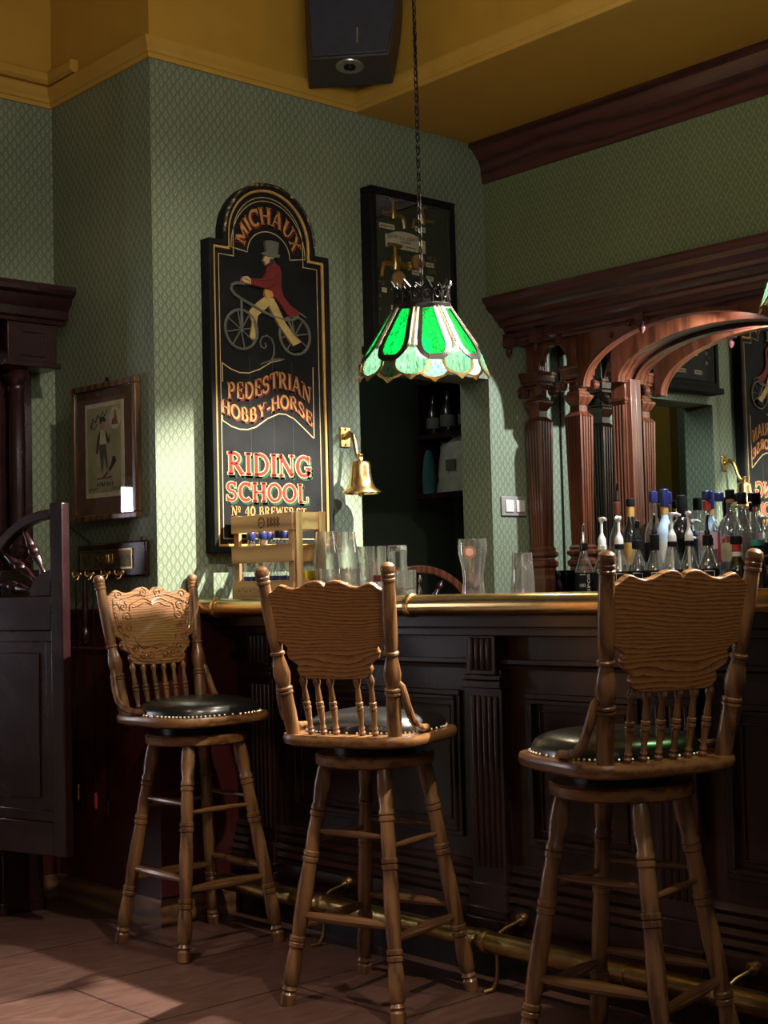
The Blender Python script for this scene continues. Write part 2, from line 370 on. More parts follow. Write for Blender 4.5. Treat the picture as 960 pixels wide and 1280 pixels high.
ent(MB().box(-1.885,-1.78,.494,.50,1.965,1.975).box(-1.885,-1.78,.494,.50,2.05,2.06).box(-1.885,-1.875,.494,.50,1.975,2.05).box(-1.79,-1.78,.494,.50,1.975,2.05), 'block_moulding')
cp = [(0,2.085),(-.185,2.085),(-.19,2.10),(-.20,2.105),(-.205,2.135),(-.225,2.155),(-.235,2.175),(-.255,2.185),(-.262,2.20),(-.262,2.215),(0,2.215)]
ent(MB().prism([(.678+a, z) for a, z in cp], -3.1, -1.70, 'x'), 'cornice', ang=20, bevel=.002)
ent(MB().box(-3.1, -1.95, .55, .678, 1.99, 2.085), 'lintel_board', bevel=.004)

# ------------------------------------------------------------------ saloon half door
dd = Vector((-.253, .967, 0)).normalized(); ang = math.atan2(dd.y, dd.x)
SD = thing('saloon_door', 'dark saloon half door with a wagon wheel top, swung open at the left edge', 'door', (-1.915, .135, 0), ang)
# local: x along the leaf from the free stile (0) to the hinge (.52), y thickness (+y faces the camera side)
t0, t1 = -.018, .018
SD_B, SD_T = .245, 1.415
MB().box(0, .058, t0, t1, SD_B, SD_T).build('free_stile', MAT['doorw'], SD, bevel=.004)
MB().box(.47, .53, t0, t1, SD_B, 1.16).build('hinge_stile', MAT['doorw'], SD, bevel=.004)
MB().box(.058, .47, t0, t1, SD_B, SD_B+.11).build('bottom_rail', MAT['doorw'], SD, bevel=.003)
MB().box(.058, .47, t0, t1, .99, 1.105).build('middle_rail', MAT['doorw'], SD, bevel=.003)
m = MB().box(.058, .47, -.006, .006, SD_B+.11, .99)
for yy in (-1, 1):
    for (x0,x1,z0,z1) in ((.058,.47,.952,.99),(.058,.47,SD_B+.11,SD_B+.148),(.058,.09,SD_B+.148,.952),(.438,.47,SD_B+.148,.952)):
        m.box(x0, x1, yy*.006, yy*.013, z0, z1)
    m.box(.125, .40, yy*.006, yy*.012, SD_B+.185, .915)
m.build('panel', MAT['doorw'], SD, bevel=.004)
# quarter-wheel arch
def qarc(r, n=20): return [(.058+r*1.18*math.sin(PI/2*i/n), 1.105+r*math.cos(PI/2*i/n)) for i in range(n+1)]
MB().prism(qarc(.290)+qarc(.258)[::-1], t0, t1, 'y').build('arched_rail', MAT['doorw'], SD, bevel=.004)
MB().prism([(.058,1.105)]+qarc(.085), t0, t1, 'y').build('hub', MAT['doorw'], SD, bevel=.003)
sp = [(0,.008),(.05,.011),(.12,.008),(.35,.017),(.40,.012),(.44,.018),(.50,.020),(.56,.018),(.60,.012),(.64,.015),(.80,.010),(.95,.007),(1,.007)]
for a in (28, 54, 78):
    a = math.radians(a); c, s = math.sin(a), math.cos(a)
    MB().turned((.058+.083*1.18*c, 0, 1.105+.083*s), (.058+.262*1.18*c, 0, 1.105+.262*s), sp, 12).build('spindle', MAT['doorw'], SD)

# ------------------------------------------------------------------ bar counter
BY1 = -3.15
BAR = thing('bar_counter', 'dark panelled mahogany bar counter with fluted pilasters and a brass nosing', 'bar', (-1.2, -1.5, 0))
def bar(m, n, mat='mahogz', **k): return m.build(n, MAT[mat], BAR, world=True, **k)
XF = -1.335
bar(MB().box(XF, -.98, -.014, BY1, 0, 1.03), 'carcass', smooth=False)
bar(MB().box(-1.478, -.93, -.001, BY1, 1.036, 1.072), 'countertop', 'mahog', bevel=.003)
rl = MB().tube([(-1.485,-.006,1.05),(-1.485,-.012,1.05),(-1.485,-.03,1.05),(-1.485,BY1,1.05)], [.012,.024,.031,.031], 20)
nose = bar(rl, 'brass_nosing', 'brass')
for y in (-.125, -1.085, -2.05): bar(MB().tube([(-1.485,y+.011,1.05),(-1.485,y+.007,1.05),(-1.485,y-.007,1.05),(-1.485,y-.011,1.05)], [.032,.035,.035,.032], 20), 'nosing_collar', 'brass')
bar(MB().box(-1.44, XF, -.014, BY1, .985, 1.036).box(-1.40, XF, -.014, BY1, .96, .985), 'frieze_board', 'mahog', bevel=.004)
pm = [(XF,.865),(-1.352,.865),(-1.356,.875),(-1.366,.882),(-1.366,.893),(XF,.893)]
bar(MB().sweep_y(pm, -.014, BY1), 'waist_moulding', 'mahog', ang=20)
bm_ = [(XF,.12),(-1.375,.12),(-1.375,.20),(-1.367,.212),(-1.371,.222),(-1.360,.235),(-1.363,.247),(-1.352,.26),(-1.356,.272),(-1.346,.288),(-1.350,.30),(-1.340,.315),(XF,.318)]
bar(MB().sweep_y(bm_, -.014, BY1), 'base_moulding', 'mahog', ang=15)
bar(MB().box(-1.352, XF, -.014, BY1, 0, .12), 'plinth', smooth=False)
PIL = [-.20, -1.254, -1.905, -2.95]
for y in PIL:
    m = MB().box(-1.372, XF, y-.066, y+.066, .12, .865)
    for k in range(5): m.tube([(-1.372, y-.044+.022*k, .31), (-1.372, y-.044+.022*k, .79)], .0075, 8)
    p = bar(m, 'pilaster', bevel=.002)
    MB().box(-1.388, XF, y-.076, y+.076, .812, .834).box(-1.38, XF, y-.07, y+.07, .834, .85).build('pilaster_capital', MAT['mahogz'], p, bevel=.003).location = (1.2, 1.5, 0)
    MB().box(-1.394, XF, y-.08, y+.08, .10, .17).box(-1.384, XF, y-.073, y+.073, .17, .265).box(-1.39, XF, y-.078, y+.078, .19, .20).build('pilaster_base', MAT['mahogz'], p, bevel=.003).location = (1.2, 1.5, 0)
    m = MB().box(-1.385, XF, y-.058, y+.058, .85, .985)
    for k in range(4): m.tube([(-1.385, y-.033+.022*k, .862), (-1.385, y-.033+.022*k, .955)], .008, 8)
    bar(m, 'corbel', bevel=.003)
def rect_frame(m, y0, y1, z0, z1, w, x0, x1):
    m.box(x0,x1,y0,y1,z1-w,z1).box(x0,x1,y0,y1,z0,z0+w).box(x0,x1,y0,y0-w if y0>y1 else y0+w,z0+w,z1-w).box(x0,x1,y1,y1+w if y0>y1 else y1-w,z0+w,z1-w); return m
for ya, yb in zip(PIL[:-1], PIL[1:]):
    y0, y1 = ya-.13, yb+.13
    m = rect_frame(MB(), y0, y1, .375, .80, .016, XF-.010, XF)
    rect_frame(m, y0-.016, y1+.016, .391, .784, .012, XF-.018, XF); rect_frame(m, y0-.045, y1+.045, .42, .755, .006, XF-.006, XF)
    bar(m, 'raised_panel', bevel=.002)

# ------------------------------------------------------------------ foot rail
FR = thing('foot_rail', 'brass foot rail with collared brackets along the foot of the bar', 'foot rail', (-1.46, -1.5, 0))
def fr(m, n, mat='oldbrass', **k): return m.build(n, MAT[mat], FR, world=True, **k)
fr(MB().tube([(-1.46,-.03,.13),(-1.46,-3.1,.13)], .0285, 20), 'tube')
fr(MB().ball((-1.46,-.03,.13), .034, 14), 'end_ball')
for y in (-.36, -.61, -1.31, -2.09): fr(MB().tube([(-1.46,y+.02,.13),(-1.46,y+.014,.13),(-1.46,y-.014,.13),(-1.46,y-.02,.13)], [.029,.032,.032,.029], 20), 'collar')
fr(MB().tube([(-1.46,-1.80,.13),(-1.46,-1.815,.13)], .0315, 20), 'collar')
for y in (-.62, -1.36, -2.10):
    b = fr(MB().tube([(-1.46,y,.105),(-1.46,y,.06),(-1.462,y+.002,.03),(-1.474,y+.008,.008),(-1.50,y+.016,.004)], [.006,.006,.006,.007,.007], 8), 'floor_leg')
    fr(MB().tube([(-1.46,y-.0,.15),(-1.435,y-.010,.168),(-1.40,y-.022,.180)], .0042, 8).turned((-1.405,y-.022,.180),(-1.374,y-.022,.185),[(0,.005),(.5,.008),(.55,.017),(.9,.020),(1,.020)],14), 'wall_stay')

# ------------------------------------------------------------------ back bar
BB = thing('back_bar', 'tall red-brown mahogany back bar with carved columns, arches, cornice and a mirror', 'back bar', (.25, -.9, 0))
def bb(m, n, mat='redwood', **k): return m.build(n, MAT[mat], BB, world=True, **k)
YL, YR, XM = -.004, -1.756, .436
ZB = 1.03
bb(MB().box(.03, .449, YL, YR, ZB-.04, ZB), 'counter', 'mahog', bevel=.005)
bb(MB().box(.06, .449, YL, YR, 0, ZB-.04), 'base_cabinet', 'mahogz', smooth=False)
for k in range(3):
    y0 = -.06-.57*k
    d = bb(rect_frame(MB().box(.045,.06,y0,y0-.5,.12,1.02), y0-.04, y0-.46, .2, .94, .02, .037, .045), 'cabinet_door', 'mahogz', bevel=.003)
    MB().turned((.045,y0-.44,.6),(.015,y0-.44,.6),[(0,.006),(.5,.006),(.6,.014),(.9,.014),(1,.006)]).build('knob', MAT['oldbrass'], d).location = (-.25,.9,0)
bb(MB().box(.438, .449, YL, YR, ZB, 2.28), 'back_board', 'mahog', smooth=False)
def ell(yc, a, z0, b, n=28, t=0.0): return [(yc + a*math.cos(PI*i/n), z0 + b*math.sin(PI*i/n)) for i in range(n+1)]   # +y end first
YC = -.88
arc_m = ell(YC, .455, 1.93, .155)
bb(MB().prism([(YC-.455,ZB+.03),(YC+.455,ZB+.03)]+arc_m, XM-.003, XM, 'x'), 'mirror', 'mirror', smooth=False)
for s in (1, -1):
    bb(MB().box(XM-.003, XM, YC+s*.56, YC+s*.862, ZB+.03, 2.10), 'side_mirror', 'mirror', smooth=False)
def arch_plate(x0, x1, yl, yr, top, yc, a, z0, b):
    return MB().prism([(yl,z0-.0),(yl,top),(yr,top),(yr,z0)] + [p for p in ell(yc, a, z0, b)[::-1]], x0, x1, 'x')
bb(arch_plate(.165, .20, -.345, -1.415, 2.19, YC, .50, 1.90, .215), 'front_arch', 'redwood', bevel=.003)
fa = ell(YC, .515, 1.90, .23, 40); fi = ell(YC, .50, 1.90, .215, 40)
bb(MB().prism(fa+fi[::-1], .155, .166, 'x'), 'arch_moulding', 'redwood')
bb(arch_plate(.340, .430, -.375, -1.385, 2.19, YC, .468, 1.93, .17), 'rear_arch', 'redwood', bevel=.003)
bb(MB().box(.20,.43,YL,YR,2.175,2.19), 'ceiling_board', 'mahog', smooth=False)
bb(MB().box(.16,.20,YL,YR,2.12,2.30), 'frieze', 'cornicew', bevel=.003)
cpf = [(.449,2.303),(-.032,2.303),(-.032,2.290),(-.022,2.280),(-.012,2.272),(-.004,2.255),(.010,2.247),(.020,2.243),(.034,2.232),(.040,2.218),(.056,2.212),(.064,2.203),(.070,2.192),(.092,2.186),(.098,2.172),(.112,2.164),(.116,2.146),(.130,2.142),(.132,2.130),(.155,2.126),(.16,2.122),(.205,2.122),(.205,2.195),(.449,2.195)]
bb(MB().sweep_y(cpf, YL, YR), 'cornice', 'cornicew', ang=18)
def square(w, x, y, z, nf=0, d=.004):
    h = w/2
    if not nf: return [(x-h,y-h,z),(x+h,y-h,z),(x+h,y+h,z),(x-h,y+h,z)]
    pts = []
    for sx, sy, tx, ty in ((0,-1,1,0),(1,0,0,1),(0,1,-1,0),(-1,0,0,-1)):
        a = [-1]; 
        for k in range(nf):
            c = -0.8 + 1.6*(k+.5)/nf; q = .8/nf*.62
            a += [c-q, c-q*.99, c+q*.99, c+q]
        prof = [(-1, 0)] + [(v, (0 if j % 4 in (0,3) else d)) for j, v in enumerate(a[1:])]
        for v, dep in prof: pts.append((x+sx*(h-dep)+tx*v*h, y+sy*(h-dep)+ty*v*h, z))
    return pts
def sq_stack(m, x, y, prof): return m.rings([square(w, x, y, z) for w, z in prof])
def bb_column(x, y):
    sh = bb(MB().rings([square(.066,x,y,1.26,4), square(.082,x,y,1.775,4), square(.083,x,y,1.79,4)]), 'column_shaft', 'redwood', ang=20)
    off = (-.25, .9, 0)
    sq_stack(MB(), x, y, [(.098,ZB),(.098,1.10),(.094,1.125),(.080,1.14),(.080,1.165),(.076,1.17),(.094,1.18),(.094,1.197),(.074,1.205),(.072,1.214),(.096,1.222),(.096,1.236),(.076,1.243),(.084,1.25),(.068,1.262)]).build('column_base', MAT['redwood'], sh, bevel=.002, ang=20).location = off
    sq_stack(MB(), x, y, [(.086,1.79),(.070,1.80),(.052,1.81),(.050,1.835),(.070,1.852),(.088,1.868),(.090,1.876),(.066,1.884),(.064,1.892),(.052,1.897),(.050,1.93),(.064,1.938),(.090,1.944),(.090,1.954),(.10,1.96),(.104,1.985),(.112,1.99),(.112,2.0)]).build('column_neck', MAT['redwood'], sh, ang=20).location = off
    for sx in (-1, 1):
        for sy in (-1, 1):
            vm = MB(); cx, cy, cz = x+sx*.040, y+sy*.052, 1.919
            vm.tube([(cx-.013,cy,cz),(cx+.013,cy,cz)], .021, 18)
            for xx in (cx-.012, cx+.012):
                vm.tube([(xx, cy+sy*r*math.sin(t), cz+r*math.cos(t)) for r, t in ((.021-.017*i/26, -5.5*i/11) for i in range(27))], .0030, 6)
            vm.box(cx-.008, cx+.008, y, cy, cz+.008, cz+.017)
            vm.build('volute', MAT['redwood'], sh).location = off
    pm = MB().box(x-.030, x+.030, y-.030, y+.030, 2.0, 2.165)
    for k in range(3):
        for sx, sy in ((-1,0),(0,-1)): pm.tube([(x+sx*.03+(0 if sx else -.016+.016*k), y+sy*.03+(0 if sy else -.016+.016*k), z) for z in (2.005, 2.09)], .005, 6)
    pm.build('impost_post', MAT['redwood'], sh).location = off
for y in (-.072, -.292, -1.468, -1.688): bb_column(.225, y)
for s in (1, -1):
    yc = YC + s*.698
    bb(arch_plate(.20, .235, yc+.088, yc-.088, 2.165, yc, .078, 2.0, .105), 'small_arch', 'redwood', bevel=.002)
    # fluted pilaster at the mirror
    yp = YC + s*.512
    m = MB().box(.392, .43, yp-.036, yp+.036, ZB, 1.93)
    for k in range(4): m.tube([(.392, yp-.024+.016*k, 1.2), (.392, yp-.024+.016*k, 1.84)], .006, 8)
    for sy in (-1,): 
        for k in range(2): m.tube([(.405+.012*k, yp-.036, 1.2), (.405+.012*k, yp-.036, 1.84)], .005, 8)
    p = bb(m, 'mirror_pilaster', 'redwood')
    MB().box(.386,.43,yp-.04,yp+.04,1.845,1.856).box(.380,.43,yp-.045,yp+.045,1.855,1.87).box(.391,.43,yp-.037,yp+.037,1.869,1.931).box(.376,.43,yp-.05,yp+.05,1.965,1.985).box(.384,.43,yp-.043,yp+.043,1.94,1.965).box(.392,.43,yp-.036,yp+.036,1.93,1.94).build('pilaster_capital', MAT['redwood'], p, bevel=.002).location = (-.25,.9,0)
    bb(MB().box(.400, .433, yp-s*.036, yp-s*.060, ZB, 1.945), 'mirror_edge', 'redwood', bevel=.002)
for (x, y, z) in ((.10,-.03,2.12),(.10,-.18,2.12),(.135,-.70,2.12)):
    bb(MB().box(x-.018,x+.018,y-.018,y+.018,z-.012,z+.04).lathe([(.016,-.012),(.006,-.018),(.014,-.030),(.012,-.042),(.003,-.054)],12,(x,y,z)), 'drop_finial', 'cornicew')
bb(MB().turned((.162,-.255,2.115),(.150,-.255,2.115),[(0,.014),(1,.010)]).turned((.162,-.525,2.09),(.15,-.525,2.09),[(0,.012),(1,.008)]).turned((.162,-.62,2.118),(.15,-.62,2.118),[(0,.009),(1,.006)]), 'rosettes', 'cornicew')
bb(MB().box(.235, .434, YL-.02, YR+.02, ZB, 1.12), 'bottle_step', 'mahog', bevel=.003)
# small puck lamp under the arch
PL = thing('arch_lamp', 'small bright round lamp under the mirror arch of the back bar', 'lamp', (.268, -1.00, 2.129))
MB().lathe([(.034,.020),(.034,.046)], 20).build('lamp_body', MAT['blackmetal'], PL)
MB().lathe([(.026,.016),(.030,.0205)], 20).build('lens', MAT['led'], PL)

# ------------------------------------------------------------------ bar stools (local +x is the way the seat faces)
ZS = .721
def make_stool(name, label, loc, yaw, base_rot, n_spindles=6, seat_off=(0,0)):
    t = thing(name, label, 'bar stool', loc, yaw, 'pressback oak bar stools at the bar')
    br = base_rot - yaw
    ox, oy = -seat_off[0], -seat_off[1]       # base centre in seat coordinates
    legp = [(0,.019),(.02,.020),(.045,.021),(.055,.016),(.065,.021),(.08,.016),(.09,.021),(.15,.023),(.20,.021),(.235,.018),(.24,.022),(.255,.022),(.26,.019),(.265,.022),(.28,.022),(.285,.018),(.36,.021),(.48,.0215),(.585,.019),(.59,.022),(.605,.022),(.61,.019),(.615,.022),(.63,.022),(.635,.019),(.70,.020),(.775,.0185),(.78,.0215),(.795,.0215),(.80,.018),(.805,.0215),(.82,.0215),(.83,.018),(.90,.0225),(.96,.021),(1,.016)]
    for k in range(4):
        o = MB().turned((.179,.179,0),(.095,.095,.637),legp,14).build('leg', MAT['oak_z'], t)
        o.rotation_euler = (0,0,br+k*PI/2); o.location = (ox, oy, 0)
    def legpt(z, k):
        f = z/.637; r = lerp(.179,.095,f)*math.sqrt(2); a = PI/4+k*PI/2; return (r*math.cos(a), r*math.sin(a), z)
    for k in range(4):
        for zz, rr in (((.455,.0085),(.235,.0135)) if k % 2 else ((.43,.0085),(.205,.0135))):
            o = MB().turned(legpt(zz,0), legpt(zz,1), [(.05,.6*rr),(.1,.75*rr),(.3,rr),(.5,1.12*rr),(.7,rr),(.9,.75*rr),(.95,.6*rr)], 10).build('stretcher', MAT['oak_h'], t)
            o.rotation_euler = (0,0,br+k*PI/2); o.location = (ox, oy, 0)
    MB().lathe([(.152,.628),(.160,.633),(.162,.655),(.157,.661)], 48, (ox,oy,0)).build('base_ring', MAT['oak_s'], t)
    MB().lathe([(.11,.661),(.11,.692)], 24, (ox,oy,0)).build('swivel_plate', MAT['blackmetal'], t)
    # seat outline: straight back, rounded front
    def outline(s, n=64):
        pts = []
        for i in range(n):
            a = 2*PI*i/n; c, q = math.cos(a), math.sin(a); e = .62 if c > 0 else .38
            pts.append((.205*s*math.copysign(abs(c)**e, c)-.012, (.205+.006*c)*s*math.copysign(abs(q)**.55, q)))
        return pts
    L = []
    for s, z in ((.93,.690),(.985,.696),(1.0,.706),(1.0,.714),(.985,.721)): L.append([(x,y,z) for x,y in outline(s)])
    MB().rings(L).build('seat', MAT['oak_s'], t)
    def cush(s, n=64):
        return [(.018+.172*s*math.copysign(abs(math.cos(2*PI*i/n))**.72, math.cos(2*PI*i/n)), .178*s*math.copysign(abs(math.sin(2*PI*i/n))**.72, math.sin(2*PI*i/n))) for i in range(n)]
    L = [[(x,y,.718+h) for x,y in cush(s)] for s,h in ((1,0),(1,.008),(.985,.020),(.94,.033),(.86,.042),(.72,.050),(.5,.056),(.25,.058),(.02,.0585))]
    cu = MB().rings(L).build('cushion', MAT['leather'], t)
    m = MB(); cp_ = cush(1.008, 72)
    for x, y in cp_: m.ball((x,y,.7245), .0042, 6)
    m.build('nailhead_trim', MAT['nail'], cu)
    # back: posts lean back and splay
    LX, ZTOP = .091, 1.167
    def post(z, s): f = (z-ZS)/(ZTOP-ZS); return (-.174-LX*f, s*(.151+.037*f), z)
    pp = [(0,.017),(.03,.019),(.15,.0195),(.26,.0185),(.265,.022),(.275,.022),(.28,.018),(.288,.022),(.298,.022),(.305,.017),(.34,.021),(.38,.0235),(.43,.020),(.475,.0155),(.485,.0155),(.49,.020),(.503,.020),(.51,.0155),(.53,.0175),(.60,.0185),(.75,.0185),(.895,.0165),(.90,.019),(.912,.019),(.917,.0165),(.925,.0185),(.937,.0185),(.942,.0165),(.95,.0185),(.965,.0195),(.985,.017),(.997,.010),(1,.004)]
    for s in (1, -1): MB().turned(post(ZS-.012,s), post(ZTOP,s), pp, 16).build('back_post', MAT['oak_z'], t)
    lean = math.atan2(LX, ZTOP-ZS); cl = math.cos(lean)
    zz = lambda z: .870+(z-.912)*.826
    half = [(0,1.203),(.004,1.212),(.014,1.219),(.030,1.222),(.046,1.219),(.060,1.211),(.076,1.2025),(.094,1.199),(.110,1.203),(.124,1.210),(.134,1.212),(.144,1.206),(.153,1.196),(.162,1.190),(.172,1.186),(.169,1.12),(.160,1.035),(.152,1.027),(.140,1.022),(.131,1.012),(.137,.996),(.132,.978),(.117,.966),(.106,.957),(.111,.944),(.107,.930),(.097,.920),(.084,.914),(.0,.912)]
    pts = [(u, (zz(z)-ZS)/cl) for u, z in half] + [(-u, (zz(z)-ZS)/cl) for u, z in half[-2:0:-1]]
    bp_ = MB().prism(pts, -.009, .009, 'x').build('backrest', MAT['oak_x'], t, bevel=.003)
    bp_.location = (-.174, 0, ZS); bp_.rotation_euler = (0, -lean, 0)
    # pressed scrollwork on the front of the back
    m = MB()
    def sc(c, r0, turns, a0, sg, w=.0024):
        m.tube([(.0095, c[0]+sg*(r0*(1-.8*i/24))*math.cos(a0+turns*2*PI*i/24), (zz(c[1])-ZS)/cl+(r0*(1-.8*i/24))*math.sin(a0+turns*2*PI*i/24)) for i in range(25)], w, 5)
    def cv(P, w=.0024):
        Q = []
        for i in range(len(P)-1):
            p0, p1, p2, p3 = P[max(i-1,0)], P[i], P[i+1], P[min(i+2,len(P)-1)]
            for j in range(6):
                q = j/6; Q.append(tuple(.5*((2*p1[d])+(-p0[d]+p2[d])*q+(2*p0[d]-5*p1[d]+4*p2[d]-p3[d])*q*q+(-p0[d]+3*p1[d]-3*p2[d]+p3[d])*q**3) for d in (0,1)))
        Q.append(P[-1]); m.tube([(.0095, u, (zz(z)-ZS)/cl) for u, z in Q], w, 5)
    for sg in (1, -1):
        sc((sg*.030,1.200), .016, 1.3, PI/2, sg); sc((sg*.128,1.190), .014, 1.2, 0, -sg); sc((sg*.100,1.105), .018, 1.4, -.5, sg); sc((sg*.112,1.145), .015, 1.3, 2, sg)
        sc((sg*.098,1.062), .014, 1.3, 1, -sg); sc((sg*.060,.955), .016, 1.3, PI, sg); sc((sg*.030,.950), .014, 1.2, 0, -sg); sc((sg*.088,.975), .014, 1.3, 1.5, sg); sc((sg*.132,1.075), .011, 1.2, 0, sg); sc((sg*.112,1.020), .013, 1.3, 2, -sg)
        cv([(0,1.160),(sg*.03,1.176),(sg*.06,1.165),(sg*.085,1.150),(sg*.09,1.125)]); cv([(0,1.150),(sg*.025,1.160),(sg*.05,1.148),(sg*.075,1.140)])
        cv([(sg*.148,1.175),(sg*.150,1.12),(sg*.138,1.05),(sg*.115,1.03),(sg*.118,.985),(sg*.095,.945)]); cv([(sg*.02,1.185),(sg*.055,1.190),(sg*.09,1.180),(sg*.12,1.172)])
        cv([(sg*.0,.975),(sg*.03,.985),(sg*.055,.978),(sg*.075,1.0),(sg*.082,1.03)]); cv([(sg*.0,.930),(sg*.03,.925),(sg*.075,.932),(sg*.092,.945)]); cv([(sg*.135,1.160),(sg*.125,1.13),(sg*.14,1.10),(sg*.125,1.05)])
        for q in range(7): cv([(sg*(.098+.007*q),1.178-.003*q),(sg*(.103+.007*q),1.166-.003*q)], .0018)
        for q in range(6): cv([(sg*(.018+.011*q),.934),(sg*(.022+.011*q),.945)], .0018)
        for q in range(7): cv([(sg*(.132+.002*q),1.045+.018*q),(sg*(.144+.0012*q),1.052+.018*q)], .0018)
    m.build('pressed_carving', MAT['oak_s'], bp_)
    us = [-.095,-.057,-.019,.019,.057,.095]
    if n_spindles == 5: us = [-.095,-.057,.019,.057,.095]
    spp = [(0,.006),(.05,.008),(.10,.010),(.13,.007),(.16,.009),(.20,.006),(.34,.008),(.44,.0095),(.45,.007),(.46,.0105),(.50,.0105),(.51,.007),(.53,.0105),(.57,.0105),(.58,.007),(.62,.0085),(.80,.006),(.86,.009),(.90,.0105),(.94,.009),(1,.005)]
    for u in us:
        z0, z1 = ZS-.008, .880
        a, b = post(z0,0), post(z1,0)
        MB().turned((a[0],u,z0),(b[0],u*1.06,z1),spp,10).build('spindle', MAT['oak_z'], t)
    for s in (1, -1):
        p = post(.852, s)
        P = [(p[0]+.004,p[1]+s*.016,.862),(p[0]+.010,p[1]+s*.020,.851),(p[0]+.018,p[1]+s*.024,.826),(p[0]+.030,p[1]+s*.027,.795),(p[0]+.048,p[1]+s*.029,.764),(p[0]+.078,p[1]+s*.028,.744),(p[0]+.115,p[1]+s*.024,.735),(p[0]+.155,p[1]+s*.018,.7325),(p[0]+.172,p[1]+s*.017,.732)]
        MB().tube(P, [.006,.010,.0105,.0105,.0105,.0105,.0105,.0105,.006], 10).build('arm_bracket', MAT['oak_z'], t)
    return t
R = math.radians
make_stool('bar_stool', 'oak bar stool by the saloon door, its carved backrest facing the camera', (-1.695,-.285,0), R(-88), R(0))
make_stool('bar_stool', 'middle oak bar stool of the three, with a spindle missing from its back', (-1.714,-1.165,0), R(21), R(13.7), 5)
make_stool('bar_stool', 'nearest oak bar stool, at the right, its cushion showing left of the plain back', (-1.757,-2.047,0), R(72), R(11))
